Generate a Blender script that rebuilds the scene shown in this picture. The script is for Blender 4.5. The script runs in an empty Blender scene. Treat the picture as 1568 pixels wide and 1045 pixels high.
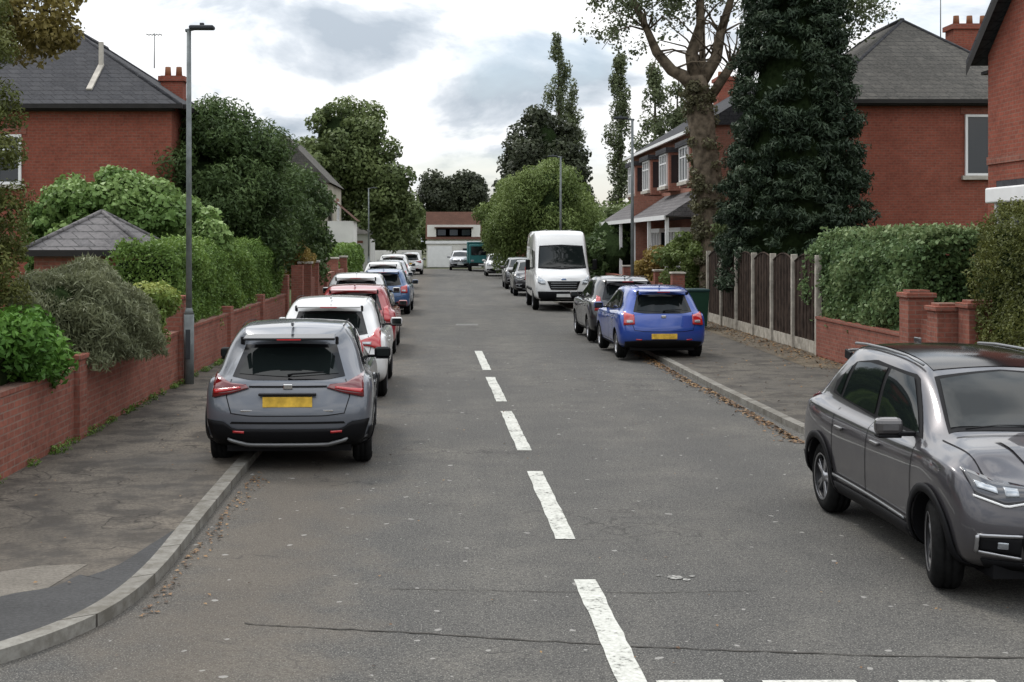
import bpy, bmesh, math, random
import numpy as np
from mathutils import Vector, Matrix
from mathutils.bvhtree import BVHTree
random.seed(7)
rng = np.random.default_rng(7)
scene = bpy.context.scene
scene.view_settings.view_transform = 'Standard'
scene.view_settings.look = 'None'
scene.view_settings.exposure = 0

# ------------------------------------------------------------------ helpers
def empty(name, loc=(0,0,0), rot=0):
    e = bpy.data.objects.new(name, None)
    e.location = loc; e.rotation_euler = (0,0,rot); e.empty_display_size = .3
    scene.collection.objects.link(e); return e

def link(ob, parent=None):
    scene.collection.objects.link(ob)
    if parent is not None: ob.parent = parent
    return ob

def mesh_obj(name, verts, faces, mat, parent=None, smooth=False):
    me = bpy.data.meshes.new(name)
    me.from_pydata([tuple(v) for v in verts], [], faces)
    me.update()
    if mat: me.materials.append(mat)
    if smooth: me.polygons.foreach_set('use_smooth', [True]*len(me.polygons))
    return link(bpy.data.objects.new(name, me), parent)

def box(name, parent, c, s, mat, bevel=0, rot=None):
    x,y,z = s[0]/2,s[1]/2,s[2]/2
    v=[(-x,-y,-z),(x,-y,-z),(x,y,-z),(-x,y,-z),(-x,-y,z),(x,-y,z),(x,y,z),(-x,y,z)]
    f=[(0,3,2,1),(4,5,6,7),(0,1,5,4),(1,2,6,5),(2,3,7,6),(3,0,4,7)]
    o = mesh_obj(name, v, f, mat, parent)
    o.location = c
    if rot: o.rotation_euler = rot
    if bevel:
        b=o.modifiers.new('b','BEVEL'); b.width=bevel; b.segments=3
    return o

def quads_obj(name, co, shade, mat, parent=None):
    m = co.shape[0]
    me = bpy.data.meshes.new(name)
    me.vertices.add(m*4); me.vertices.foreach_set('co', co.reshape(-1).astype(np.float32))
    me.loops.add(m*4); me.loops.foreach_set('vertex_index', np.arange(m*4,dtype=np.int32))
    me.polygons.add(m); me.polygons.foreach_set('loop_start', np.arange(m,dtype=np.int32)*4)
    me.update(calc_edges=True)
    a = me.attributes.new('shade','FLOAT','FACE'); a.data.foreach_set('value', shade.astype(np.float32))
    me.materials.append(mat)
    return link(bpy.data.objects.new(name, me), parent)

def lathe(name, parent, prof, mat, seg=40, loc=(0,0,0)):
    v=[];f=[]
    n=len(prof)
    for s in range(seg):
        a=2*math.pi*s/seg
        for (x,r) in prof: v.append((x, r*math.cos(a), r*math.sin(a)))
    for s in range(seg):
        t=(s+1)%seg
        for k in range(n-1): f.append((s*n+k, s*n+k+1, t*n+k+1, t*n+k))
    o=mesh_obj(name,v,f,mat,parent,True); o.location=loc; return o

def tube(name, parent, pts, radii, mat, seg=10, rough=0.0):
    v=[];f=[]
    pts=[Vector(p) for p in pts]
    for i,p in enumerate(pts):
        d=(pts[min(i+1,len(pts)-1)]-pts[max(i-1,0)]).normalized()
        u=d.cross(Vector((0.13,1,0.07))).normalized(); w=d.cross(u)
        for s in range(seg):
            a=2*math.pi*s/seg
            r=radii[i]*(1+rough*random.uniform(-1,1))
            v.append(p+u*math.cos(a)*r+w*math.sin(a)*r)
    for i in range(len(pts)-1):
        for s in range(seg):
            t=(s+1)%seg
            f.append((i*seg+s,i*seg+t,(i+1)*seg+t,(i+1)*seg+s))
    f.append(tuple(range(seg))[::-1]); f.append(tuple((len(pts)-1)*seg+s for s in range(seg)))
    return mesh_obj(name,v,f,mat,parent,True)

# ------------------------------------------------------------------ materials
class NT:
    def __init__(s,name):
        s.m=bpy.data.materials.new(name); s.m.use_nodes=True
        s.t=s.m.node_tree; s.n=s.t.nodes; s.l=s.t.links
        s.b=s.n['Principled BSDF']
    def new(s,t,**k):
        x=s.n.new(t)
        for a,b in k.items(): setattr(x,a,b)
        return x
    def set(s,node,**k):
        for a,b in k.items():
            node.inputs[a.replace('_',' ')].default_value=b
    def noise(s,scale,detail=4,rough=.55,vec=None,dist=0):
        n=s.new('ShaderNodeTexNoise'); s.set(n,Scale=scale,Detail=detail,Roughness=rough,Distortion=dist)
        if vec is None: vec=s.pos()
        s.l.new(vec,n.inputs['Vector']); return n.outputs['Fac']
    def pos(s):
        if not hasattr(s,'_p'): s._p=s.new('ShaderNodeNewGeometry').outputs['Position']
        return s._p
    def obj(s):
        if not hasattr(s,'_o'): s._o=s.new('ShaderNodeTexCoord').outputs['Object']
        return s._o
    def ramp(s,fac,stops):
        r=s.new('ShaderNodeValToRGB'); e=r.color_ramp.elements
        while len(e)<len(stops): e.new(.5)
        for i,(p,c) in enumerate(stops):
            e[i].position=p; e[i].color=(*c,1) if not isinstance(c,(int,float)) else (c,c,c,1)
        s.l.new(fac,r.inputs[0]); return r.outputs[0]
    def mix(s,fac,a,b,mode='MIX'):
        m=s.new('ShaderNodeMix',data_type='RGBA',blend_type=mode)
        for i,v in ((0,fac),(6,a),(7,b)):
            if hasattr(v,'is_output'): s.l.new(v,m.inputs[i])
            else: m.inputs[i].default_value = v if i==0 else (*v,1)
        return m.outputs[2]
    def math(s,op,a,b=0,c=0):
        m=s.new('ShaderNodeMath',operation=op)
        for i,v in enumerate((a,b,c)):
            if hasattr(v,'is_output'): s.l.new(v,m.inputs[i])
            else: m.inputs[i].default_value=v
        return m.outputs[0]
    def bump(s,h,strength=.3,dist=.01):
        b=s.new('ShaderNodeBump'); s.set(b,Strength=strength,Distance=dist)
        s.l.new(h,b.inputs['Height']); s.l.new(b.outputs[0],s.b.inputs['Normal'])
    def base(s,c):
        if hasattr(c,'is_output'): s.l.new(c,s.b.inputs['Base Color'])
        else: s.b.inputs['Base Color'].default_value=(*c,1)

def M(name,col,rough=.6,metal=0,spec=None,coat=0,var=.15,scale=3,bump=0):
    t=NT(name)
    if spec is None: spec=.5 if rough<.3 else (.3 if rough<.6 else .12)
    if var:
        f=t.noise(scale,3)
        t.base(t.mix(t.ramp(f,[(.3,0.),(.7,1.)]),tuple(c*(1-var) for c in col),tuple(min(1,c*(1+var)) for c in col)))
    else: t.base(col)
    t.set(t.b,Roughness=rough,Metallic=metal)
    t.b.inputs['Specular IOR Level'].default_value=spec
    t.b.inputs['Coat Weight'].default_value=coat; t.b.inputs['Coat Roughness'].default_value=.04
    if bump: t.bump(t.noise(scale*8,3),bump,.01)
    return t.m

def paint(name,col,metal=.0,rough=.35):
    t=NT(name)
    f=t.noise(5,3,vec=t.obj()); g=t.noise(1.1,3,vec=t.obj())
    c=t.mix(t.ramp(g,[(.35,0.),(.75,.08)]),col,(.16,.14,.12))
    # road grime thrown up along the bottom of the body
    sep=t.new('ShaderNodeSeparateXYZ'); t.l.new(t.obj(),sep.inputs[0])
    low=t.ramp(sep.outputs[2],[(.25,.30),(.55,0.)])
    c=t.mix(low,c,(.12,.11,.095))
    t.base(c)
    t.set(t.b,Metallic=metal); t.l.new(t.math('MULTIPLY_ADD',f,.18,rough-.05),t.b.inputs['Roughness'])
    t.b.inputs['Coat Weight'].default_value=1; t.b.inputs['Coat Roughness'].default_value=.04
    return t.m

def brick(name,c1,c2,mort,bw=.225,rh=.075,ms=.009,rough=.9,rx=None,dark=.6):
    t=NT(name)
    sep=t.new('ShaderNodeSeparateXYZ'); t.l.new(t.pos(),sep.inputs[0])
    u=t.math('ADD',sep.outputs[0],sep.outputs[1])
    cb=t.new('ShaderNodeCombineXYZ'); t.l.new(u,cb.inputs[0]); t.l.new(sep.outputs[2],cb.inputs[1])
    b=t.new('ShaderNodeTexBrick'); t.l.new(cb.outputs[0],b.inputs['Vector'])
    b.inputs['Color1'].default_value=(*c1,1); b.inputs['Color2'].default_value=(*c2,1); b.inputs['Mortar'].default_value=(*mort,1)
    t.set(b,Scale=1.,Bias=-.1); b.inputs['Mortar Size'].default_value=ms; b.inputs['Brick Width'].default_value=bw; b.inputs['Row Height'].default_value=rh
    n=t.noise(.9,4,.7); n2=t.noise(14,2)
    c=t.mix(t.ramp(n,[(.35,.65),(.65,.0)]),b.outputs['Color'],tuple(x*dark for x in c2))
    c=t.mix(t.ramp(n2,[(.3,0.),(.8,.45)]),c,tuple(min(1,x*1.5) for x in c1))
    t.base(c); t.set(t.b,Roughness=rough); t.b.inputs['Specular IOR Level'].default_value=.12
    t.bump(t.math('SUBTRACT',n2,b.outputs['Fac']),.4,.008)
    return t.m

def leafmat(name,dark,mid,light,trans=.22,g=1.5):
    dark,mid,light=[tuple(min(.6,c*g) for c in q) for q in (dark,mid,light)]
    t=NT(name)
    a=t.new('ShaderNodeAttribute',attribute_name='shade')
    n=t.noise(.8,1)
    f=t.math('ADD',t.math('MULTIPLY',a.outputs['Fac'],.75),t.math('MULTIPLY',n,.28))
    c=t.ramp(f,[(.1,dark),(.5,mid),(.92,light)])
    t.base(c); t.set(t.b,Roughness=.55); t.b.inputs['Specular IOR Level'].default_value=.25
    if trans:
        tr=t.new('ShaderNodeBsdfTranslucent'); t.l.new(t.mix(.3,c,light),tr.inputs[0])
        mx=t.new('ShaderNodeMixShader'); mx.inputs[0].default_value=trans
        t.l.new(t.b.outputs[0],mx.inputs[1]); t.l.new(tr.outputs[0],mx.inputs[2])
        t.l.new(mx.outputs[0],t.n['Material Output'].inputs[0])
    return t.m

BRICK=brick('red_brick',(.275,.083,.055),(.19,.06,.043),(.20,.13,.10))
BRICKW=brick('wall_brick',(.28,.105,.075),(.18,.07,.052),(.22,.165,.135))
BRICKT=brick('terrace_brick',(.33,.15,.11),(.25,.11,.08),(.26,.19,.15))
SLATE=brick('slate',(.060,.060,.064),(.040,.041,.046),(.018,.018,.02),.3,.14,.012,.9)
SLATE2=brick('slate_weathered',(.12,.112,.10),(.072,.070,.064),(.035,.035,.035),.3,.14,.012,.9)
SLATE3=brick('slate_pale',(.16,.15,.15),(.095,.092,.095),(.04,.04,.04),.3,.14,.014,.8)
TILE=brick('brown_tile',(.10,.05,.035),(.075,.04,.03),(.04,.025,.02),.3,.14,.01,.9)
POT=M('clay_pot',(.20,.09,.05),.9)
WHITE=M('white_render',(.62,.61,.57),.8,var=.12,scale=.8)
CREAM=M('cream_render',(.36,.33,.27),.85,var=.15,scale=.8)
UPVC=M('white_upvc',(.75,.75,.74),.4,var=.05)
STONE=M('stone_sill',(.42,.39,.34),.8,var=.2,scale=4)
BLACK=M('black_trim',(.007,.007,.008),.55,spec=.12,var=.1)
GLOSSB=M('black_gloss_trim',(.006,.006,.007),.12,spec=.35,var=0)
RUBBER=M('tyre_rubber',(.010,.010,.010),.9,spec=.08,var=.3,scale=20,bump=.2)
GLASS=M('dark_glass',(.008,.011,.011),.03,spec=.30,var=0)
WGLASS=M('window_glass',(.02,.024,.028),.06,spec=.6,var=0)
ALLOY=M('alloy',(.36,.36,.37),.28,.9,var=.1)
ALLOYD=M('alloy_dark',(.02,.02,.022),.4,.3,var=.1)
CHROME=M('chrome',(.6,.6,.6),.15,1,var=0)
REDL=M('tail_lamp_red',(.42,.010,.012),.12,coat=1,var=0)
REDD=M('tail_lamp_dark_red',(.13,.006,.008),.10,coat=1,var=0)
CLEARL=M('headlamp_lens',(.30,.32,.34),.08,.5,coat=1,var=.3,scale=20)
LAMPD=M('headlamp_dark',(.03,.03,.035),.08,coat=1,var=0)
PLATEY=M('number_plate_yellow',(.60,.38,.05),.5,var=.35,scale=9)
PLATEW=M('number_plate_white',(.6,.6,.58),.5,var=.1)
SKID=M('silver_trim',(.22,.225,.23),.4,.4,var=.08)
STEEL=M('galvanised_steel',(.17,.185,.185),.6,.2,var=.25,scale=5)
LAMPH=M('lamp_head_dark',(.05,.055,.06),.6,var=.1)
CONC=M('concrete_post',(.36,.33,.28),.9,var=.35,scale=6,bump=.3)
WOOD=M('fence_wood_dark',(.040,.028,.022),.9,var=.55,scale=5,bump=.3,spec=.08)
BARK=M('bark',(.12,.095,.068),.95,var=.6,scale=5,bump=1)
BARKD=M('bark_dark',(.045,.037,.028),.95,var=.4,scale=6,bump=.8)
BINM=M('bin_green',(.008,.040,.022),.5,var=.1)
BINB=M('bin_lid',(.010,.035,.035),.5,var=.1)
TEAL=M('truck_teal',(.03,.13,.13),.6)
CORE=M('inner_foliage',(.016,.025,.010),1,var=.5,spec=0,scale=9)  # dark solid fillers added inside crowns and hedges to stop light showing through
SOFFIT=M('fascia_dark',(.03,.028,.027),.7)

def cracks(t,scale,warp,wscale,w,mask):
    v=t.new('ShaderNodeTexVoronoi',feature='DISTANCE_TO_EDGE'); v.inputs['Scale'].default_value=scale
    dv=t.new('ShaderNodeVectorMath',operation='ADD'); t.l.new(t.pos(),dv.inputs[0])
    nn=t.new('ShaderNodeTexNoise'); nn.inputs['Scale'].default_value=wscale; nn.inputs['Detail'].default_value=3; t.l.new(t.pos(),nn.inputs['Vector'])
    sc=t.new('ShaderNodeVectorMath',operation='SCALE'); sc.inputs['Scale'].default_value=warp; t.l.new(nn.outputs['Color'],sc.inputs[0])
    t.l.new(sc.outputs[0],dv.inputs[1]); t.l.new(dv.outputs[0],v.inputs['Vector'])
    return t.math('MULTIPLY',t.ramp(v.outputs['Distance'],[(.0,1.),(w,0.)]),mask)
def asphalt():
    t=NT('road_asphalt')
    big=t.noise(.25,3,.65); mid=t.noise(1.6,4,.7); fine=t.noise(26,3,.75); grit=t.noise(85,1,.6)
    mp=t.new('ShaderNodeMapping'); mp.inputs['Scale'].default_value=(1,.12,1); t.l.new(t.pos(),mp.inputs[0])
    lane=t.noise(.9,2,.6,vec=mp.outputs[0])
    c=t.mix(t.ramp(big,[(.38,0.),(.60,1.)]),(.092,.089,.083),(.138,.129,.113))
    c=t.mix(t.ramp(mid,[(.38,.65),(.58,0.)]),c,(.066,.064,.061))
    c=t.mix(t.ramp(lane,[(.40,.5),(.58,0.)]),c,(.066,.065,.063))
    c=t.mix(t.ramp(fine,[(.36,.8),(.60,0.)]),c,(.040,.039,.038))
    c=t.mix(t.ramp(grit,[(.54,0.),(.70,.75)]),c,(.27,.26,.235))
    sep=t.new('ShaderNodeSeparateXYZ'); t.l.new(t.pos(),sep.inputs[0])
    d=t.math('ADD',t.math('MULTIPLY',t.math('ABSOLUTE',t.math('ADD',sep.outputs[0],1.5)),-.8),t.math('MULTIPLY',mid,1.9))
    c=t.mix(t.ramp(d,[(.05,0.),(.85,.42)]),c,(.120,.097,.073))
    c=t.mix(cracks(t,.55,.9,2.5,.012,t.ramp(big,[(.50,0.),(.56,.7)])),c,(.04,.038,.036))
    sp=t.noise(9,1,.5); c=t.mix(t.ramp(sp,[(.735,0.),(.75,.7)]),c,(.32,.31,.29))
    # older, paler surface across the junction mouth
    jn=t.ramp(t.math('ADD',sep.outputs[1],t.math('MULTIPLY',mid,.25)),[(0.,0.),(1.,0.)])
    t.base(c); t.set(t.b,Roughness=.9); t.b.inputs['Specular IOR Level'].default_value=.2
    t.bump(t.math('ADD',fine,t.math('MULTIPLY',grit,.6)),.7,.010)
    return t.m
def pavemat(name,c1,c2,crack=.8,dark=(.05,.045,.04)):
    t=NT(name)
    big=t.noise(.5,4,.7); fine=t.noise(35,3,.75); mid=t.noise(2.2,4,.65)
    c=t.mix(t.ramp(big,[(.38,0.),(.6,1.)]),c1,c2)
    c=t.mix(t.ramp(mid,[(.40,.8),(.54,0.)]),c,dark)
    c=t.mix(t.ramp(fine,[(.38,.6),(.62,0.)]),c,tuple(x*.45 for x in c1))
    if crack: c=t.mix(cracks(t,1.3,.8,2.,.022,t.ramp(big,[(.42,0.),(.52,crack)])),c,(.02,.018,.016))
    t.base(c); t.l.new(t.ramp(big,[(.35,.65),(.6,.92)]),t.b.inputs['Roughness']); t.bump(fine,.5,.006)
    t.b.inputs['Specular IOR Level'].default_value=.2
    return t.m
def kerbmat():
    t=NT('kerb_stone')
    sep=t.new('ShaderNodeSeparateXYZ'); t.l.new(t.pos(),sep.inputs[0])
    cb=t.new('ShaderNodeCombineXYZ'); t.l.new(t.math('SUBTRACT',sep.outputs[1],t.math('MULTIPLY',sep.outputs[0],.7)),cb.inputs[0]); cb.inputs[1].default_value=25
    b=t.new('ShaderNodeTexBrick'); t.l.new(cb.outputs[0],b.inputs['Vector']); b.offset=0
    b.inputs['Color1'].default_value=(.26,.25,.225,1); b.inputs['Color2'].default_value=(.19,.18,.16,1); b.inputs['Mortar'].default_value=(.05,.045,.04,1)
    b.inputs['Scale'].default_value=1; b.inputs['Brick Width'].default_value=.91; b.inputs['Row Height'].default_value=50; b.inputs['Mortar Size'].default_value=.010
    n=t.noise(6,4,.7)
    t.base(t.mix(t.ramp(n,[(.38,.7),(.62,0.)]),b.outputs['Color'],(.10,.09,.073)))
    t.set(t.b,Roughness=.9); t.b.inputs['Specular IOR Level'].default_value=.15; t.bump(t.noise(40,3),.4,.006); return t.m
def markmat():
    t=NT('road_paint')
    n=t.noise(28,3,.7); n2=t.noise(4,3,.7)
    f=t.math('ADD',t.math('MULTIPLY',n,.6),t.math('MULTIPLY',n2,.4))
    t.base(t.ramp(f,[(.38,(.12,.12,.11)),(.46,(.44,.44,.40)),(.7,(.64,.64,.60))]))
    t.set(t.b,Roughness=.85); t.b.inputs['Specular IOR Level'].default_value=.15; t.bump(n,.3,.004); return t.m
ROAD=asphalt(); PAVE=pavemat('pavement_tarmac',(.100,.086,.070),(.165,.143,.117))
PAVER=pavemat('pavement_tarmac_right',(.095,.085,.072),(.13,.117,.098),.5)
PATCHD=pavemat('pavement_new_tarmac',(.055,.055,.056),(.066,.066,.066),0,(.05,.05,.05))
PATCHL=pavemat('pavement_concrete',(.17,.152,.128),(.21,.19,.16),0,(.14,.125,.105))
KERB=kerbmat(); MARK=markmat()
GRASS=M('grass_verge',(.06,.075,.03),.95,var=.5,scale=2,bump=.6)
SOIL=M('ground_soil',(.07,.075,.04),.95,var=.5,scale=1,bump=.5)
CRACKM=M('road_joint',(.06,.056,.05),.9,var=.4,scale=10)

L_LAUREL=leafmat('leaf_laurel',(.012,.035,.006),(.045,.108,.016),(.11,.21,.035))
L_IVY=leafmat('leaf_ivy',(.020,.040,.010),(.072,.128,.030),(.19,.26,.09))
L_HEDGE=leafmat('leaf_privet',(.024,.046,.010),(.070,.122,.024),(.155,.225,.052))
L_HEDGED=leafmat('leaf_variegated_hedge',(.017,.035,.013),(.060,.102,.034),(.22,.27,.13))
L_GREY=leafmat('leaf_grey_shrub',(.036,.040,.020),(.095,.105,.056),(.18,.19,.11))
L_VAR=leafmat('leaf_variegated',(.025,.05,.01),(.10,.15,.03),(.34,.34,.10))
L_DARK=leafmat('leaf_dark_tree',(.013,.026,.009),(.040,.066,.021),(.09,.13,.044))
L_MID=leafmat('leaf_mid_tree',(.024,.038,.013),(.066,.088,.030),(.13,.16,.06))
L_LIGHT=leafmat('leaf_willow',(.035,.052,.014),(.085,.118,.032),(.155,.195,.065))
L_BEECH=leafmat('leaf_dark_beech',(.011,.013,.009),(.028,.034,.019),(.058,.068,.036))
L_CONIF=leafmat('needle_spruce',(.008,.016,.010),(.024,.040,.022),(.058,.082,.044),.1,1.3)
L_CYP=leafmat('leaf_cypress',(.024,.030,.008),(.068,.080,.020),(.14,.145,.042))
L_BROWN=leafmat('leaf_autumn',(.05,.038,.012),(.13,.105,.03),(.22,.18,.055))
L_POP=leafmat('leaf_poplar',(.035,.045,.022),(.075,.092,.045),(.13,.15,.075))
L_RED=leafmat('leaf_red_shrub',(.07,.035,.012),(.16,.11,.03),(.28,.22,.06))
L_LITTER=leafmat('leaf_litter',(.05,.028,.014),(.15,.08,.035),(.28,.17,.07),0,1.0)

# ------------------------------------------------------------------ foliage
def unit(n):
    d=rng.normal(size=(n,3)); return d/np.linalg.norm(d,axis=1,keepdims=True)
def leaf_quads(p,nrm,size,aspect=.6,droop=0):
    n=len(p)
    r=unit(n)+np.array([0,0,-droop])
    t=r-nrm*np.sum(r*nrm,axis=1,keepdims=True); t/=np.linalg.norm(t,axis=1,keepdims=True)+1e-9
    b=np.cross(nrm,t)
    s=(size*(.6+.8*rng.random(n)))[:,None]
    co=np.stack([p-t*s*.5, p+b*s*aspect*.5+nrm*s*.08, p+t*s*.5-nrm*s*.06, p-b*s*aspect*.5+nrm*s*.08],axis=1)
    return co
def clump_leaves(name,parent,cl,per,size,mat,aspect=.6,flat=.8,droop=0,fill=.55):
    cl=np.array(cl); k=len(cl)
    idx=np.repeat(np.arange(k),np.maximum(8,(per*(cl[:,3]/cl[:,3].mean())**2).astype(int)))
    n=len(idx); d=unit(n)
    rad=cl[idx,3]*(fill+(1.2-fill)*rng.random(n)**.8)
    p=cl[idx,:3]+d*rad[:,None]*np.array([1,1,flat])
    nrm=d*.7+unit(n)*.7+np.array([0,0,.25]); nrm/=np.linalg.norm(nrm,axis=1,keepdims=True)
    cs=rng.random(k)
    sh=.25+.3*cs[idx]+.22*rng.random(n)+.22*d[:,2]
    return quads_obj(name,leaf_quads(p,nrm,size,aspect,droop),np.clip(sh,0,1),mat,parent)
def ell_clumps(c,R,n,rc,shell=.35):
    d=unit(n); r=(shell+(1-shell)*rng.random(n))**.6
    p=np.array(c)+d*r[:,None]*np.array(R)
    return np.hstack([p,(rc*(.5+.95*rng.random(n)))[:,None]])
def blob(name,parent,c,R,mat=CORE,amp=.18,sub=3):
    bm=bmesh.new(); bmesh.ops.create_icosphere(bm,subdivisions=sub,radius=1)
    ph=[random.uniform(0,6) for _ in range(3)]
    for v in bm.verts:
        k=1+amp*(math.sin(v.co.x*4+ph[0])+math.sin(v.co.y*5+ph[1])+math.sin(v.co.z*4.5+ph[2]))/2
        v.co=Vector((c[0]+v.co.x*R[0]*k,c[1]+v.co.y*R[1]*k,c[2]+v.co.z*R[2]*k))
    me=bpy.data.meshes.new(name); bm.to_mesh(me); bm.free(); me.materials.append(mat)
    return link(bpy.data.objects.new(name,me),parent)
def tree(name,base,c,R,mat,n=60,rc=1.,per=300,size=.3,core=.0,trunk=.25,bark=BARKD,extra=None,aspect=.6,droop=0,flat=.8,limbs=7):
    e=empty(name)
    base=Vector(base); C=Vector(c)
    tube('trunk',e,[base,base.lerp(C,.4)+Vector((.1,0,0)),base.lerp(C,.8),C+Vector((0,0,R[2]*.5))],[trunk,trunk*.8,trunk*.6,trunk*.2],bark,rough=.06)
    cl=ell_clumps(c,R,n,rc)
    if extra is not None:
        for (c2,R2,n2) in extra: cl=np.vstack([cl,ell_clumps(c2,R2,n2,rc)])
    for i in range(limbs):
        q=Vector(cl[random.randrange(len(cl)),:3]); s=base.lerp(C,random.uniform(.5,.95))
        tube('limb_%d'%i,e,[s,s.lerp(q,.5)+Vector((0,0,.1*R[2])),q],[trunk*.4,trunk*.25,trunk*.06],bark,6)
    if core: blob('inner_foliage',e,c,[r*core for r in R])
    clump_leaves('crown',e,cl,per,size,mat,aspect,flat,droop)
    return e
def hedge(name,x0,x1,y0,y1,z0,z1,mat,n,size,amp=.12,aspect=.6,core=True,round_top=.25,shoots=0):
    e=empty(name)
    A=[(y1-y0)*(z1-z0),(x1-x0)*(z1-z0),(x1-x0)*(y1-y0)]
    w=np.array([A[0],A[0]*.12,A[1],A[1]*.2,A[2]*1.1]); w/=w.sum()
    f=rng.choice(5,n,p=w); u=rng.random(n); v=rng.random(n)
    sgn=1 if x0<0 else -1
    xr,xf=(x1,x0) if sgn==1 else (x0,x1)
    p=np.zeros((n,3)); nr=np.zeros((n,3))
    Y=y0+u*(y1-y0); Z=z0+v*(z1-z0); X=x0+u*(x1-x0); Y2=y0+v*(y1-y0)
    for k,(px,py,pz,nn) in enumerate([(xr,Y,Z,(sgn,0,0)),(xf,Y,Z,(-sgn,0,0)),(X,y0,Z,(0,-1,0)),(X,y1,Z,(0,1,0)),(X,Y2,z1,(0,0,1))]):
        m=f==k
        for a,q in enumerate((px,py,pz)): p[m,a]=q[m] if isinstance(q,np.ndarray) else q
        nr[m]=nn
    cx=(x0+x1)/2; cy=(y0+y1)/2
    top=np.clip((p[:,2]-(z1-round_top))/round_top,0,1)
    p[:,0]+=-(p[:,0]-cx)*.25*top**2
    edge=np.abs((p[:,0]-cx)/((x1-x0)/2)); p[:,2]-=round_top*.6*(edge**4)*top
    l=(np.sin(p[:,1]*2.3+p[:,2]*3)+np.sin(p[:,1]*5.1-p[:,2]*4+1)+np.sin(p[:,0]*4+p[:,1]*1.3+p[:,2]*6))/3
    l2=(np.sin(p[:,1]*13+p[:,2]*11)+np.sin(p[:,1]*19-p[:,2]*17+1))/2
    p+=nr*(l*amp+l2*amp*.3)[:,None]+nr*(rng.normal(size=n)*amp*.4)[:,None]+rng.normal(size=(n,3))*.02
    nrm=nr*.6+unit(n)*.8+np.array([0,0,.25]); nrm/=np.linalg.norm(nrm,axis=1,keepdims=True)
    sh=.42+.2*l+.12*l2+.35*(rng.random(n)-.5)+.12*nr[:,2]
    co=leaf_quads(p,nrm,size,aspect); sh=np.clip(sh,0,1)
    if shoots:
        sx=x0+.1+rng.random(shoots)*(x1-x0-.2); sy=y0+rng.random(shoots)*(y1-y0)
        idx=np.repeat(np.arange(shoots),14); hh=rng.random(len(idx)); ht=.08+.22*rng.random(shoots)
        q=np.stack([sx[idx]+rng.normal(size=len(idx))*.025,sy[idx]+rng.normal(size=len(idx))*.025,z1-.05+hh*ht[idx]],1)
        co=np.vstack([co,leaf_quads(q,unit(len(idx)),size,aspect)]); sh=np.r_[sh,.5+.4*rng.random(len(idx))]
    quads_obj('leaves',co,sh,mat,e)
    if core:
        a=amp*1.15
        box('inner_foliage',e,(cx,cy,(z0+z1-round_top*.5)/2),(x1-x0-2*a,y1-y0-2*a,z1-z0-2*a-round_top*.5),CORE,.15)  # added dark block behind the leaves, keeps light from passing through
    return e

# ------------------------------------------------------------------ ground, road, pavements
ground=mesh_obj('ground',[(-600,-200,-.02),(600,-200,-.02),(600,1500,-.02),(-600,1500,-.02)],[(0,1,2,3)],SOIL)
road=mesh_obj('road',[(-70,-25,0),(70,-25,0),(70,114,0),(-70,114,0)],[(0,1,2,3)],ROAD)
def smooth_curve(P,n=6):
    out=[]
    for i in range(len(P)-1):
        p0=P[max(i-1,0)];p1=P[i];p2=P[i+1];p3=P[min(i+2,len(P)-1)]
        for k in range(n):
            t=k/n
            out.append(tuple(.5*((2*p1[a])+(-p0[a]+p2[a])*t+(2*p0[a]-5*p1[a]+4*p2[a]-p3[a])*t*t+(-p0[a]+3*p1[a]-3*p2[a]+p3[a])*t**3) for a in (0,1)))
    out.append(P[-1]); return out
LC=[(-2.3,104),(-2.2,60),(-2.15,30),(-2.15,18),(-2.14,13.8)]+smooth_curve([(-2.14,13.8),(-2.11,11.2),(-2.09,9.7),(-2.17,8.75),(-2.38,8.1),(-2.75,7.55),(-3.4,7.1),(-4.4,6.85),(-6,6.8)])+[(-70,6.8)]
RC=[(4.45,104),(4.45,60),(4.45,30),(4.5,22),(4.6,17.5)]+smooth_curve([(4.6,17.5),(4.75,15.4),(5.2,13.6),(6.2,12.2),(8.0,11.4),(10,11.2)])+[(70,11.2)]
def offs(C,d):
    out=[]
    for i,p in enumerate(C):
        a=C[max(i-1,0)]; b=C[min(i+1,len(C)-1)]
        tx,ty=b[0]-a[0],b[1]-a[1]; L=math.hypot(tx,ty) or 1
        out.append((p[0]+ty/L*d,p[1]-tx/L*d))
    return out
def strip(name,A,B,z,mat,parent=None,drop=None):
    v=[(x,y,z) for x,y in A]+[(x,y,z) for x,y in B]; n=len(A)
    f=[(i,i+1,n+i+1,n+i) for i in range(n-1)]
    if drop is not None:
        v+=[(x,y,drop) for x,y in A]
        f+=[(i,i+1,2*n+i+1,2*n+i) for i in range(n-1)]
    return mesh_obj(name,v,f,mat,parent)
KH=.085
for nm,C,sg in (('kerb',LC,1),('kerb',RC,-1)):
    C2=[c for i,c in enumerate(C) if i==0 or c!=C[i-1]]
    I=offs(C2,sg*.14)
    if (I[2][0]-C2[2][0])*sg>0: I=offs(C2,-sg*.14)
    strip(nm,C2,I,KH,KERB,None,-.01)
    xe=C2[-1][0]
    poly=[(x,y,KH-.006) for x,y in I]
    poly.append((xe,104,KH-.006))
    me=bpy.data.meshes.new('pavement'); bm=bmesh.new()
    vs=[bm.verts.new(p) for p in poly]; bm.faces.new(vs); bmesh.ops.triangulate(bm,faces=bm.faces[:]); bmesh.ops.recalc_face_normals(bm,faces=bm.faces[:])
    bm.to_mesh(me); bm.free(); me.materials.append(PAVE if sg==1 else PAVER)
    link(bpy.data.objects.new('pavement',me))
    if sg==1: LI=I
PZ=KH-.006
sel=[p for p in LI if p[1]<11.0 and p[0]>-5.5]
outer=[]
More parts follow.
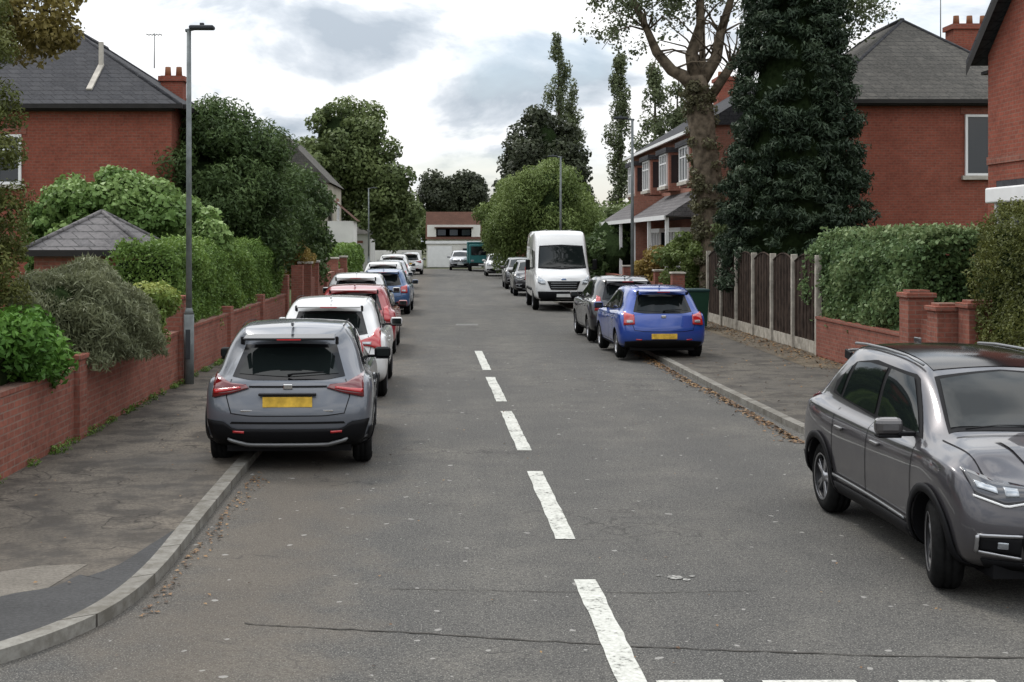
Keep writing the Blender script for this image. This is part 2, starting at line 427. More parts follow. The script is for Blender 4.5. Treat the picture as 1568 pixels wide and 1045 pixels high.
for i,p in enumerate(sel):
    k=min(1,(i+.3)/(len(sel)*.35)); outer.append((p[0]-.62*k*(.9+.1*math.sin(i)),p[1]+.42*k*(1 if p[1]<9.3 else .2)))
strip('pavement_patch',sel,outer,PZ+.004,PATCHD)
mesh_obj('pavement_patch',[(-4.4,9.0,PZ+.003),(-4.4,8.0,PZ+.003),(-3.55,7.85,PZ+.003),(-3.1,8.35,PZ+.003),(-2.78,8.9,PZ+.003),(-2.66,9.75,PZ+.003),(-3.0,9.7,PZ+.003),(-3.6,9.25,PZ+.003)],[(0,1,2,3,4,5,6,7)],PATCHL)
mesh_obj('garden_lawn',[(-70,9.2,.12),(-4.62,9.2,.12),(-4.62,103,.12),(-70,103,.12)],[(0,1,2,3)],GRASS)
mesh_obj('garden_lawn',[(8.0,15,.12),(70,15,.12),(70,103,.12),(8.0,103,.12)],[(0,1,2,3)],GRASS)
mesh_obj('verge',[(6.9,25,PZ+.004),(7.95,24,PZ+.004),(7.9,42,PZ+.004),(7.2,42,PZ+.004),(7.0,33,PZ+.004)],[(0,1,2,3,4)],pavemat('verge_litter',(.12,.10,.075),(.17,.14,.10),0,(.07,.055,.035)))

# markings
mk=empty('road_markings')
def cx(y): return 1.165-.0135*y
def dash(y0,y1,w=.15):
    n=16; v=[]
    for i in range(n+1):
        y=y0+(y1-y0)*i/n; j=random.uniform(-.007,.007); k=random.uniform(-.007,.007)
        v+=[(cx(y)-w/2+j,y,.006),(cx(y)+w/2+k,y,.006)]
    f=[(2*i,2*i+1,2*i+3,2*i+2) for i in range(n)]
    mesh_obj('centre_dash',v,f,MARK,mk)
for a,b in [(7.0,9.6),(10.9,14.1),(15.5,19.05),(20.2,23.8),(25.1,29.4)]: dash(a,b,.165)
for x0,x1 in [(1.2,1.58),(1.80,2.33),(2.57,3.12),(3.4,4.0),(4.2,4.8)]:
    mesh_obj('give_way_dash',[(x0,7.12,.006),(x1,7.12,.006),(x1,7.41,.006),(x0,7.40,.006)],[(0,1,2,3)],MARK,mk)
mesh_obj('faded_mark',[(.35,38.2,.006),(1.0,38.2,.006),(1.0,38.9,.006),(.35,38.9,.006)],[(0,1,2,3)],M('faded_paint',(.17,.17,.16),.9,var=.5,scale=12),mk)
FP=M('faded_paint_b',(.24,.235,.22),.9,var=.8,scale=40)
for (x,y,s) in ((1.70,9.66,.06),(1.84,9.70,.025),(1.60,9.72,.02),(1.78,9.60,.03)):
    mesh_obj('paint_fleck',[(x+s*random.uniform(.7,1.2)*math.cos(a),y+s*random.uniform(.7,1.2)*math.sin(a),.006) for a in [k*.785 for k in range(8)]],[tuple(range(8))],FP,mk)
mk2=empty('road_joints')
def crackline(pts,w):
    P=[];v=[]
    for i in range(len(pts)-1):
        for k in range(14):
            t=k/14; P.append((pts[i][0]*(1-t)+pts[i+1][0]*t,pts[i][1]*(1-t)+pts[i+1][1]*t+random.uniform(-.015,.015)))
    for x,y in P:
        ww=w*random.uniform(.4,1.3); v+=[(x,y-ww,.005),(x,y+ww,.005)]
    f=[(2*i,2*i+1,2*i+3,2*i+2) for i in range(len(P)-1)]
    mesh_obj('joint',v,f,CRACKM,mk2)
crackline([(-1.3,8.5),(-.2,8.3),(1.2,8.02),(2.5,7.85),(4.5,7.75)],.010)
crackline([(-.4,9.35),(.4,9.3),(1.4,9.25),(2.3,9.3)],.005)
crackline([(2.3,13.4),(2.9,11.8),(3.3,10.4)],.006)

def litter(name,xs,ys,n,size=.05,z=.012):
    p=np.stack([xs,ys,np.full(n,z)],1); nr=unit(n)*.35+np.array([0,0,1]); nr/=np.linalg.norm(nr,axis=1,keepdims=True)
    return quads_obj(name,leaf_quads(p,nr,size,.7),rng.random(n),L_LITTER)
n=1300; ys=16+rng.random(n)*14; litter('fallen_leaves',4.38-np.abs(rng.normal(size=n))*.10+(ys<22)*.08,ys,n,.055)
n=260; ys=15.5+rng.random(n)*26; litter('fallen_leaves',4.7+rng.random(n)**1.5*3.2,ys,n,.045,KH+.012)
n=1300; ys=24+rng.random(n)*17; litter('fallen_leaves',7.85-np.abs(rng.normal(size=n))*.4,ys,n,.055,KH+.014)
n=220; ys=8.6+rng.random(n)*5.4; litter('fallen_leaves',-2.03+np.abs(rng.normal(size=n))*.08,ys,n,.035)
n=200; litter('fallen_leaves',-2+rng.random(n)*6.3,7+rng.random(n)**1.3*25,n,.026)
n=90; litter('fallen_leaves',-4.4+rng.random(n)*2.0,9+rng.random(n)*18,n,.03,KH+.012)

# ------------------------------------------------------------------ walls / fences
gw=empty('garden_wall')
box('brickwork',gw,(-4.58,12.6,.46),(.22,6.6,.92),BRICKW)
box('coping',gw,(-4.58,12.6,.945),(.25,6.6,.05),BRICKW)
box('brickwork_b',gw,(-4.58,19.0,.46),(.22,6.0,.92),BRICKW); box('coping_b',gw,(-4.58,19.0,.945),(.25,6.0,.05),BRICKW)
box('brickwork_return',gw,(-9.5,9.3,.46),(9.6,.22,.92),BRICKW)
for y,h in ((15.95,1.05),(22.15,1.5)):
    box('pillar',gw,(-4.57,y,h/2),(.33,.33,h),BRICKW); box('pillar_cap',gw,(-4.57,y,h+.03),(.38,.38,.06),BRICKW,.01)
gw2=empty('garden_wall')
box('brickwork',gw2,(-4.66,30,.46),(.22,15,.92),BRICKW); box('coping',gw2,(-4.66,30,.945),(.27,15,.05),BRICKW)
for y,h in ((27.6,1.1),(32.5,1.15),(37.6,1.5),(41.5,1.7)):
    box('pillar',gw2,(-4.66,y,h/2),(.36,.36,h),BRICKW)
gw3=empty('garden_wall')
box('brickwork',gw3,(-4.7,53,.6),(.24,18,1.2),BRICKW)
for y in (44,46.5,50,55,60):
    box('pillar',gw3,(-4.68,y,.85),(.42,.42,1.7),BRICKW); box('pillar_cap',gw3,(-4.68,y,1.74),(.5,.5,.08),STONE,.02)
rw=empty('garden_wall')
box('brickwork',rw,(7.9,24.6,.43),(.24,5.4,.86),BRICKW); box('coping',rw,(7.9,24.6,.885),(.29,5.4,.05),BRICKW)
for (x,y,h) in ((7.85,21.7,1.55),(7.95,20.7,1.38),(8.25,20.2,1.45)):
    box('pillar',rw,(x,y,h/2),(.42,.42,h),BRICKW); box('pillar_cap',rw,(x,y,h+.04),(.50,.50,.08),BRICKW,.01)
    box('pillar_cap_top',rw,(x,y,h+.10),(.34,.34,.05),BRICKW,.01)
box('brickwork_step',rw,(7.95,21.2,.6),(.24,.6,1.2),BRICKW)
box('brickwork_near',rw,(8.1,17.4,.45),(.24,5,.9),BRICKW)
rw2=empty('garden_wall')
box('brickwork',rw2,(7.6,52,.5),(.24,20,1.0),BRICKW)
for y in (42.5,46,50,54): box('pillar',rw2,(7.6,y,.7),(.4,.4,1.4),BRICKW); box('pillar_cap',rw2,(7.6,y,1.43),(.48,.48,.07),STONE,.02)

fe=empty('garden_fence')
py=[27.5+1.9*i for i in range(7)]
for i,y in enumerate(py):
    box('concrete_post_%d'%i,fe,(7.88,y,1.05+(.08)),(.13,.12,2.1),CONC,.01)
    if i<6:
        y0,y1=y+.065,py[i+1]-.065
        box('gravel_board_%d'%i,fe,(7.89,(y0+y1)/2,.22),(.05,y1-y0,.26),CONC)
        nb=13; wv=(y1-y0)/nb
        vs=[];fs=[]
        for k in range(nb):
            a=y0+k*wv+.004; b=y0+(k+1)*wv-.004; m=((a+b)/2-y0)/(y1-y0)
            h=2.02+.16*math.sin(math.pi*m); x=7.875+(.012 if k%2 else 0)
            base=len(vs)
            vs+=[(x,a,.35),(x,b,.35),(x,b,h),(x,a,h),(x+.02,a,.35),(x+.02,b,.35),(x+.02,b,h),(x+.02,a,h)]
            fs+=[tuple(base+q for q in t) for t in ((0,3,2,1),(4,5,6,7),(0,1,5,4),(1,2,6,5),(2,3,7,6),(3,0,4,7))]
        mesh_obj('board_panel_%d'%i,vs,fs,WOOD,fe)
        pts=[(7.885,y0+(y1-y0)*k/12,2.03+.16*math.sin(math.pi*k/12)) for k in range(13)]
        tube('panel_cap_%d'%i,fe,pts,[.025]*13,WOOD,6)

# ------------------------------------------------------------------ street lamps
def lamp(x,y,h,side,arm=.45):
    e=empty('street_lamp',(x,y,0))
    tube('post_base',e,[(0,0,.0),(0,0,1.25)],[.085,.085],STEEL,16)
    tube('post_collar',e,[(0,0,1.25),(0,0,1.36)],[.085,.052],STEEL,16)
    tube('post',e,[(0,0,1.36),(0,0,h-.05)],[.052,.038],STEEL,14)
    tube('bracket',e,[(-side*.06,0,h-.05),(side*arm*.5,0,h-.02)],[.03,.025],STEEL,8)
    box('lantern',e,(side*(arm*.5+.12),0,h),(.42,.2,.07),LAMPH,.03)
    box('photocell',e,(side*(arm*.5+.12),0,h+.055),(.07,.07,.05),LAMPH,.01)
    box('door',e,(0,-.086,.75),(.08,.012,.5),LAMPH,.004)
lamp(-4.3,22.0,6.08,1,.2); lamp(5.55,38.5,6.1,-1); lamp(5.0,56,6.1,-1); lamp(-5.2,90,6.1,1,.5)

# ------------------------------------------------------------------ buildings
def hip_roof(name,parent,x0,x1,y0,y1,ze,zr,ov,along,mat,inset=None,inset2=None):
    X0,X1,Y0,Y1=x0-ov,x1+ov,y0-ov,y1+ov
    i=inset if inset is not None else (X1-X0)/2; i2=inset2 if inset2 is not None else i; m=(X0+X1)/2
    r=[(m,Y0+i,zr),(m,Y1-i2,zr)]
    f=[(0,1,4),(1,2,5,4),(2,3,5),(3,0,4,5),(3,2,1,0)]
    v=[(X0,Y0,ze),(X1,Y0,ze),(X1,Y1,ze),(X0,Y1,ze)]+r
    o=mesh_obj(name,v,f,mat,parent)
    tube('ridge_tiles',parent,[r[0],r[1]],[.09,.09],SLATE,6)
    for k,(a,b) in enumerate(((0,0),(1,0),(2,1),(3,1))):
        tube('hip_tiles_%d'%k,parent,[v[a],r[b]],[.05,.05],SLATE,6)
    return o
def window(parent,c,w,h,facing,mull=1,sill=True,transom=True):
    n={'-y':(0,-1),'-x':(-1,0),'+x':(1,0)}[facing]; t=(-n[1],n[0])
    def b(nm,du,dz,su,sz,out,dep,mat):
        cc=(c[0]+t[0]*du+n[0]*out,c[1]+t[1]*du+n[1]*out,c[2]+dz)
        s=(abs(t[0])*su+abs(n[0])*dep,abs(t[1])*su+abs(n[1])*dep,sz)
        box(nm,parent,cc,s,mat)
    b('window_pane',0,0,w-.04,h-.04,.012,.02,WGLASS)
    for s in (-1,1):
        b('window_frame_jamb',s*(w/2-.035),0,.07,h,.035,.07,UPVC); b('window_frame_rail',0,s*(h/2-.035),w-.14,.07,.034,.066,UPVC)
    for k in range(mull): b('window_mullion',-w/2+w*(k+1)/(mull+1),0,.06,h-.14,.033,.06,UPVC)
    if transom: b('window_transom',0,h*.2,w-.14,.05,.03,.054,UPVC)
    if sill: b('window_sill',0,-h/2-.06,w+.2,.12,.06,.14,STONE); b('window_lintel',0,h/2+.11,w+.25,.2,.008,.03,BRICKW)
def chimney(parent,x,y,z0,z1,s=(.9,.5),pots=2):
    box('chimney_stack',parent,(x,y,(z0+z1)/2),(s[0],s[1],z1-z0),BRICK); box('chimney_band',parent,(x,y,z1-.1),(s[0]+.14,s[1]+.14,.16),BRICK)
    for k in range(pots):
        tube('chimney_pot',parent,[(x-s[0]/2+s[0]*(k+.5)/pots,y,z1-.02),(x-s[0]/2+s[0]*(k+.5)/pots,y,z1+.3)],[.11,.09],POT,10)
def aerial(parent,x,y,z0,z1):
    tube('aerial_mast',parent,[(x,y,z0),(x,y,z1)],[.018,.014],STEEL,6)
    tube('aerial_boom',parent,[(x-.25,y,z1-.05),(x+.25,y,z1-.05)],[.011,.011],STEEL,5)
    for k in range(5): tube('aerial_element',parent,[(x-.2+.1*k,y-.2,z1-.05),(x-.2+.1*k,y+.2,z1-.05)],[.01,.01],STEEL,4)

h=empty('brick_house')
box('walls',h,(-10.7,39.5,3.0),(7.2,11,6.0),BRICK)
hip_roof('roof',h,-14.3,-7.1,34,45,6.0,8.55,.3,'y',SLATE)
box('gutter',h,(-10.7,33.68,5.96),(7.9,.12,.12),SOFFIT); box('gutter_side',h,(-6.75,39.5,5.96),(.12,11.4,.12),SOFFIT)
box('soffit',h,(-10.7,33.86,5.88),(7.4,.26,.05),SOFFIT)
chimney(h,-8.6,41.5,6.3,7.7,(.7,.55)); aerial(h,-9.1,41,7.9,9.0)
box('lead_flashing',h,(-9.35,35.0,6.88),(.15,1.5,.05),STONE,0,(math.radians(33.2),0,0))
box('soil_pipe',h,(-9.35,35.6,7.55),(.11,.11,.7),STONE)
window(h,(-11.6,34,4.6),1.2,1.3,'-y'); window(h,(-7.1,36.5,4.7),1.3,1.3,'+x'); window(h,(-7.1,36.5,1.7),1.8,1.5,'+x',2); window(h,(-7.1,41.5,4.7),1.3,1.3,'+x')
h=empty('garden_outbuilding')
box('walls',h,(-6.6,25.2,1.16),(2.0,2.0,2.32),BRICKW)
v=[(-7.8,24,2.3),(-5.4,24,2.3),(-5.4,26.4,2.3),(-7.8,26.4,2.3),(-6.6,25.2,3.05)]
mesh_obj('roof',v,[(0,1,4),(1,2,4),(2,3,4),(3,0,4),(3,2,1,0)],SLATE3,h)
for k in range(4): tube('hip_tiles_%d'%k,h,[v[k],v[4]],[.05,.05],SLATE3,6)
box('fascia',h,(-6.6,24.03,2.26),(2.3,.06,.12),SOFFIT)
h=empty('brick_house')
box('walls',h,(14.6,43.0,3.3),(6.8,9,6.6),BRICK)
hip_roof('roof',h,11.2,18.0,38.5,47.5,6.6,9.5,.3,'y',SLATE2,3.4,3.4)
box('gutter',h,(14.6,38.17,6.56),(7.5,.12,.12),SOFFIT); box('soffit',h,(14.6,38.35,6.48),(7.0,.28,.05),SOFFIT)
box('gutter_side',h,(10.86,43,6.56),(.12,9.5,.12),SOFFIT)
chimney(h,17.1,42.5,7.3,9.5,(1.3,.7),3); aerial(h,16.2,42.6,9.0,11.0)
window(h,(15.75,38.5,5.3),.8,1.8,'-y',0,True,False); window(h,(12.6,38.5,1.8),1.5,1.5,'-y'); window(h,(11.2,41,4.9),1.4,1.4,'-x')
tube('downpipe',h,[(16.6,38.42,.1),(16.6,38.42,6.4)],[.05,.05],BLACK,8)
# near right gabled house
h=empty('brick_house')
v=[(10,16,0),(10,24,0),(10,24,5.9),(10,20,9.2),(10,16,5.9)]; v+=[(x+9,y,z) for x,y,z in v]
mesh_obj('walls',v,[(0,1,2,3,4),(9,8,7,6,5),(0,5,6,1),(1,6,7,2),(4,9,5,0)],BRICK,h)
def slab(a,b,c,d,t,mat,nm):
    vs=[Vector(p) for p in (a,b,c,d)]; nn=(vs[1]-vs[0]).cross(vs[2]-vs[0]).normalized()*t
    vs+= [p-nn for p in vs]
    mesh_obj(nm,vs,[(0,1,2,3),(7,6,5,4),(0,4,5,1),(1,5,6,2),(2,6,7,3),(3,7,4,0)],mat,h)
slab((9.75,24.35,5.75),(19.3,24.35,5.75),(19.3,20,9.38),(9.75,20,9.38),.10,SLATE,'roof')
slab((9.75,15.65,5.75),(9.75,20,9.38),(19.3,20,9.38),(19.3,15.65,5.75),.10,SLATE,'roof_b')
mesh_obj('bargeboard_face',[(9.74,24.37,5.75),(9.74,20,9.4),(9.74,20,9.18),(9.74,24.37,5.55)],[(0,1,2,3)],SOFFIT,h)
box('eaves_soffit',h,(14.6,24.17,5.6),(9.2,.3,.06),SOFFIT)
box('bay_wall',h,(9.65,20.35,1.2),(.7,3.2,2.4),BRICK)
box('bay_glazing',h,(9.62,20.35,2.75),(.66,3.1,.75),WGLASS)
for k in range(6): box('bay_mullion_%d'%k,h,(9.28,18.8+.62*k,2.75),(.07,.08,.75),UPVC)
box('bay_canopy',h,(9.6,20.35,3.25),(.9,3.5,.26),UPVC,.03); box('bay_canopy_roof',h,(9.7,20.35,3.44),(.75,3.4,.12),SLATE)
window(h,(10,21.2,4.75),1.6,1.2,'-x',2)
box('soldier_course',h,(9.99,20,3.95),(.04,8,.14),BRICKW)
# right terrace
h=empty('terraced_house')
box('walls',h,(13.3,55.5,3.3),(8,19,6.6),BRICKT)
v=[(9.0,45.8,6.55),(9.0,65.2,6.55),(13.3,65.2,9.2),(13.3,45.8,9.2),(17.6,45.8,6.55),(17.6,65.2,6.55)]
mesh_obj('roof',v,[(0,3,2,1),(3,4,5,2),(0,4,3),(1,2,5)],SLATE,h)
v=[(7.75,45.8,3.35),(7.75,65,3.35),(9.32,65,4.35),(9.32,45.8,4.35),(9.32,45.8,3.3),(9.32,65,3.3)]
mesh_obj('canopy_roof',v,[(0,3,2,1),(0,1,5,4),(0,4,3),(1,2,5)],SLATE3,h)
box('canopy_fascia',h,(7.74,55.4,3.3),(.05,19.2,.16),UPVC)
for y in (46,50,54,58,62,65): box('canopy_post',h,(7.85,y,1.7),(.12,.12,3.2),UPVC)
for y in (48,52.5,57,61.5):
    box('bay_wall',h,(8.9,y,.6),(.8,2.6,1.2),BRICK); box('bay_glazing',h,(8.88,y,2.0),(.76,2.5,1.6),WGLASS)
    for k in range(5): box('bay_mullion',h,(8.47,y-1.25+.625*k,2.0),(.08,.09,1.6),UPVC)
    box('bay_head',h,(8.86,y,2.88),(.86,2.7,.16),UPVC); box('bay_cill',h,(8.86,y,1.22),(.9,2.7,.1),UPVC)
    box('upper_bay',h,(9.1,y,5.2),(.5,2.3,1.5),BRICKT)
    window(h,(8.85,y,5.3),1.7,1.3,'-x',2); box('upper_bay_roof',h,(9.05,y,6.05),(.7,2.5,.2),SLATE)
    box('bay_side_glass',h,(9.1,y-1.152,5.3),(.34,.02,1.1),WGLASS)
box('gutter',h,(8.97,55.5,6.5),(.12,19.4,.12),UPVC)
box('party_wall',h,(8.6,55.0,2.2),(1.3,.25,4.3),BRICKT)
chimney(h,13.3,50.4,8.6,9.9,(.8,1.2)); chimney(h,13.3,62,8.6,10.2,(.8,1.2))
# rendered houses
h=empty('rendered_house')
box('walls',h,(-9.2,80,2.9),(5,10,5.8),CREAM)
v=[(-11.9,74.8,5.8),(-6.5,74.8,5.8),(-6.5,85.2,5.8),(-11.9,85.2,5.8),(-9.2,74.8,8.6),(-9.2,85.2,8.6)]
mesh_obj('roof',v,[(0,1,4),(1,2,5,4),(2,3,5),(3,0,4,5)],SLATE2,h)
box('porch_wall',h,(-6.0,76.5,1.8),(1.6,3,3.6),WHITE); mesh_obj('porch_roof',[(-6.9,74.8,5.2),(-5.0,74.8,3.6),(-5.0,78.2,3.6),(-6.9,78.2,5.2)],[(0,1,2,3)],TILE,h)
window(h,(-8.2,75,4.2),1.2,1.2,'-y'); window(h,(-6.7,82,4.3),1.4,1.2,'+x')
h=empty('rendered_house')
box('walls',h,(-8.3,106,1.5),(5.0,7,3.0),WHITE)
hip_roof('roof',h,-10.8,-5.8,102.5,109.5,3.0,4.4,.2,'y',SLATE2)
window(h,(-7.2,102.5,1.7),1.4,1.1,'-y')
h=empty('chalet_house')
box('walls',h,(1.2,166,2.2),(6.6,8,4.4),WHITE)
v=[(-2.3,161.6,2.6),(4.7,161.6,2.6),(4.7,166,6.1),(-2.3,166,6.1),(4.7,170.4,2.6),(-2.3,170.4,2.6)]
mesh_obj('roof',v,[(0,1,2,3),(3,2,4,5),(1,4,2),(0,3,5)],TILE,h)
box('dormer',h,(1.2,162.8,3.45),(4.4,1.6,1.1),UPVC); box('dormer_roof',h,(1.2,162.7,4.06),(4.8,2.0,.14),TILE)
for x in (-.3,1.2,2.7): box('dormer_window',h,(x,161.98,3.45),(1.0,.04,.7),WGLASS)
h=empty('garage_block')
box('walls',h,(.9,122,1.2),(5.0,6,2.4),WHITE); box('parapet',h,(.9,118.95,2.3),(5.2,.1,.25),UPVC)
box('garage_door',h,(-.4,118.98,1.0),(2.2,.05,1.9),UPVC); box('side_window',h,(2.3,118.98,1.4),(1.2,.05,.7),WGLASS)
g=empty('garden_wall'); box('brickwork',g,(-8,116,.8),(12,.3,1.6),WHITE); box('brickwork_b',g,(12,116,.8),(16,.3,1.6),BRICKW)

# wheelie bin
h=empty('wheelie_bin',(6.95,36.0,KH))
v=[(-.24,-.28,.05),(.24,-.28,.05),(.24,.24,.05),(-.24,.24,.05),(-.29,-.37,1.0),(.29,-.37,1.0),(.29,.33,1.0),(-.29,.33,1.0)]
b=mesh_obj('body',v,[(0,3,2,1),(4,5,6,7),(0,1,5,4),(1,2,6,5),(2,3,7,6),(3,0,4,7)],BINM,h)
box('lid',h,(0,-.02,1.04),(.62,.76,.08),BINB,.03)
for s in (-1,1): lathe('wheel',h,[(-.03,.01),(-.03,.1),(.03,.1),(.03,.01)],RUBBER,20,(s*.27,.28,.1))
tube('handle',h,[(-.25,.38,1.0),(.25,.38,1.0)],[.02,.02],BINM,6)

# ------------------------------------------------------------------ vegetation
e=empty('cypress_tree'); tube('trunk',e,[(-6.1,15.4,0),(-6.1,15.4,6)],[.2,.08],BARKD)
blob('inner_foliage',e,(-6.3,15.4,3.4),(.8,1.0,3.2))
cl=[]
for i in range(190):
    z=.8+6.3*random.random(); a=random.uniform(0,6.28); r=1.15*(1-.25*abs(z-3)/4)*random.uniform(.85,1.08)
    cl.append((-6.3+r*math.cos(a),15.4+r*math.sin(a),z,.25))
clump_leaves('foliage',e,cl,440,.065,L_CYP,.4)
e=empty('autumn_tree'); tube('trunk',e,[(-7.2,17.5,0),(-6.9,17.4,4),(-5.8,17,6)],[.18,.14,.05],BARKD)
cl=ell_clumps((-6.4,17.2,6.0),(1.35,1.2,1.2),26,.32)
tube('limb_0',e,[(-6.9,17.4,4),(-5.6,17,5.6),(-4.75,16.8,5.35)],[.08,.04,.015],BARKD,6)
cl=np.vstack([cl,ell_clumps((-5.2,16.8,5.4),(.45,.5,.4),9,.2)])
clump_leaves('crown',e,cl,240,.085,L_BROWN)
e=empty('laurel_bush'); blob('inner_foliage',e,(-5.15,13.9,1.2),(.6,1.4,.36))
clump_leaves('leaves',e,ell_clumps((-4.95,14.0,1.25),(.62,1.5,.38),50,.22),300,.10,L_LAUREL,.42)
e=empty('laurel_bush'); blob('inner_foliage',e,(-5.6,11.2,1.1),(.6,1.5,.42))
clump_leaves('leaves',e,ell_clumps((-5.5,11.2,1.2),(.7,1.7,.5),26,.25),200,.10,L_LAUREL,.42)
e=empty('grey_leaved_shrub'); blob('inner_foliage',e,(-5.05,17.6,1.2),(.62,1.3,.76))
n=36000; d=unit(n); d[:,2]=np.abs(d[:,2])*1.1-.25
R=np.array([.98,1.85,1.12])
lump=1+.07*np.sin(d[:,0]*7+d[:,1]*5)+.06*np.sin(d[:,1]*11+d[:,2]*9)
p=np.array([-4.98,17.7,1.2])+d*R*(lump*(.82+.22*rng.random(n)))[:,None]
nr=d*.5+unit(n)*.9; nr/=np.linalg.norm(nr,axis=1,keepdims=True)
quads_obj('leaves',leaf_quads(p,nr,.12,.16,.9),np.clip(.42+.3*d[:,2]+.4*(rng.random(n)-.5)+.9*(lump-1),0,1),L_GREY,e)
e=empty('variegated_shrub'); blob('inner_foliage',e,(-4.75,20.4,1.35),(.36,.55,.45))
clump_leaves('leaves',e,ell_clumps((-4.7,20.4,1.4),(.42,.75,.52),38,.17),220,.075,L_VAR,.55)
e=empty('ivy_mound'); blob('inner_foliage',e,(-7.5,29.1,2.1),(1.3,1.2,1.25)); blob('dark_filler_core_b',e,(-6.3,29.1,1.9),(.95,1.0,1.05))
clump_leaves('leaves',e,np.vstack([ell_clumps((-7.5,29,2.5),(1.7,1.4,1.4),150,.30,.75),ell_clumps((-6.1,28.8,2.3),(1.2,1.2,1.2),80,.28,.7)]),270,.12,L_IVY,.8)
tree('garden_tree',(-6.4,36,0),(-6.5,36,4.0),(1.9,2.0,1.9),L_DARK,110,.45,400,.14,.55,.16,extra=[((-8.0,36,3.6),(.9,1.2,1.6),30),((-5.2,36.5,3.2),(1.1,1.3,1.7),34),((-6.2,36,5.5),(.9,1,.8),18),((-7.4,36,5.2),(.6,.6,.5),9),((-5.1,36.5,5.0),(.4,.6,.6),7)],aspect=.35,droop=.3)
tree('garden_tree',(-5.7,42,0),(-5.6,42.5,3.6),(1.3,1.8,1.9),L_DARK,50,.45,340,.15,.55,.12,aspect=.4)
tree('garden_tree',(-5.2,48,0),(-5.3,48,3.2),(1.1,1.8,2.0),L_DARK,45,.5,300,.16,.55,.12)
hedge('privet_hedge',-5.9,-4.72,22.8,38,.6,2.38,L_HEDGE,76000,.07,.10,.5,shoots=260)
hedge('privet_hedge',-5.8,-4.9,55,78,.5,2.2,L_HEDGE,12000,.16,.10)
e=empty('garden_shrub'); clump_leaves('leaves',e,ell_clumps((-5.3,44.5,1.6),(.7,1.2,.8),24,.3),260,.10,L_RED)
hedge('laurel_hedge',8.0,9.8,22.1,28.6,.75,2.55,L_HEDGED,60000,.09,.14,.6,True,.35,shoots=200)
hedge('cypress_hedge',8.15,10.0,14.5,20.0,.7,2.95,L_CYP,56000,.06,.12,.4,True,.3,shoots=120)
e=empty('spruce_tree'); tube('trunk',e,[(9.65,36,0),(9.65,36,11)],[.3,.05],BARKD)
cl=[]
for i in range(1250):
    z=1.5+10.4*random.random()**1.15; t=(z-1.5)/10.6
    lay=.5+.5*math.sin(z*7.5)
    rr=(2.0*(1-.58*t**1.2))*(random.uniform(.80,.98)+.10*lay); a=random.uniform(0,6.28)
    if random.random()<.12: rr*=1.10
    cl.append((9.65+rr*math.cos(a),36+rr*math.sin(a),z-.18*rr,.16+.13*random.random()))
Z=[(1.4,1.2),(2.5,1.45),(5,1.25),(8,.85),(10.5,.35),(12,.04)]
tube('inner_foliage',e,[(9.65,36,z) for z,_ in Z],[r for _,r in Z],CORE,18,.12)  # added dark cone inside the needles against see-through
clump_leaves('needles',e,cl,95,.15,L_CONIF,.28,.65,.8,.15)
# big sparse tree with ivy-clad trunk
e=empty('birch_tree')
def limb(nm,pts,r): tube(nm,e,pts,r,BARK,12,.12)
limb('trunk',[(9.0,43,0),(8.97,43,1.2),(8.93,43,2.4),(8.82,43,3.6),(8.66,43,4.8),(8.56,43,5.6),(8.46,43,6.6),(8.38,43,7.3),(8.3,43,7.9)],[.60,.50,.50,.43,.44,.40,.45,.40,.34])
LB=[[(8.4,43,7.3),(7.9,43,7.9),(7.5,43,8.1),(7.0,43,8.7),(6.7,43,9.4),(6.2,43,10.5),(5.6,43,12)],
    [(8.3,43,7.7),(8.15,43,8.6),(8.45,43,9.6),(8.4,43,10.6),(8.2,43,12.5)],[(8.4,43,7.6),(8.95,43,8.5),(9.1,43,9.3),(9.5,43,10.6),(9.9,43,12.3)],
    [(8.5,43,6.8),(9.4,42.8,8.2),(10.3,42.6,9.3),(11.4,42.4,11)],[(8.5,43.3,6.3),(8.8,44.5,8.6),(9.0,45.5,11)]]
for i,P in enumerate(LB):
    limb('limb_%d'%i,P,list(np.linspace(.24 if i<3 else .17,.06,len(P))))
    for k in range(16):
        s=Vector(P[random.randrange(1,len(P))]); q=s+Vector((random.uniform(-2.2,2.2),random.uniform(-1.5,1.5),random.uniform(-.8,1.6)))
        tube('twig_%d_%d'%(i,k),e,[s,s.lerp(q,.35)+Vector((random.uniform(-.2,.2),0,.25)),s.lerp(q,.7)+Vector((random.uniform(-.2,.2),0,.2)),q+Vector((0,0,-.35))],[.045,.03,.018,.008],BARK,5)
cl=np.array([(9.0-.085*z+.40*math.cos(a),43+.42*math.sin(a),z,.2) for z,a in [(random.uniform(.5,7.6),random.uniform(0,6.28)) for _ in range(120)]])
clump_leaves('trunk_ivy',e,cl,90,.10,leafmat('leaf_trunk_ivy',(.03,.03,.014),(.075,.070,.038),(.13,.125,.065)),.7)
cl=np.vstack([ell_clumps((8.8,43,11.9),(5.0,3,2.6),150,.42,.1),ell_clumps((13.0,42,10.5),(2.3,2,1.6),60,.36,.1),ell_clumps((6.3,43,10.0),(1.9,1.6,1.3),28,.3,.1),ell_clumps((5.4,43,9.5),(1.3,1,1.3),18,.25,.1)])
clump_leaves('crown',e,cl,80,.12,L_POP,.6,1.3,.3,.05)
e=empty('garden_shrub'); clump_leaves('leaves',e,ell_clumps((8.3,44.5,1.7),(.9,1.6,1.0),40,.3),260,.11,L_LIGHT)
e=empty('garden_shrub'); clump_leaves('leaves',e,ell_clumps((7.9,48.5,1.5),(.7,1.4,.8),26,.28),260,.11,L_RED)
e=empty('garden_shrub'); clump_leaves('leaves',e,ell_clumps((9.6,42.2,2.2),(1.1,1.,1.6),36,.3),260,.11,L_MID)
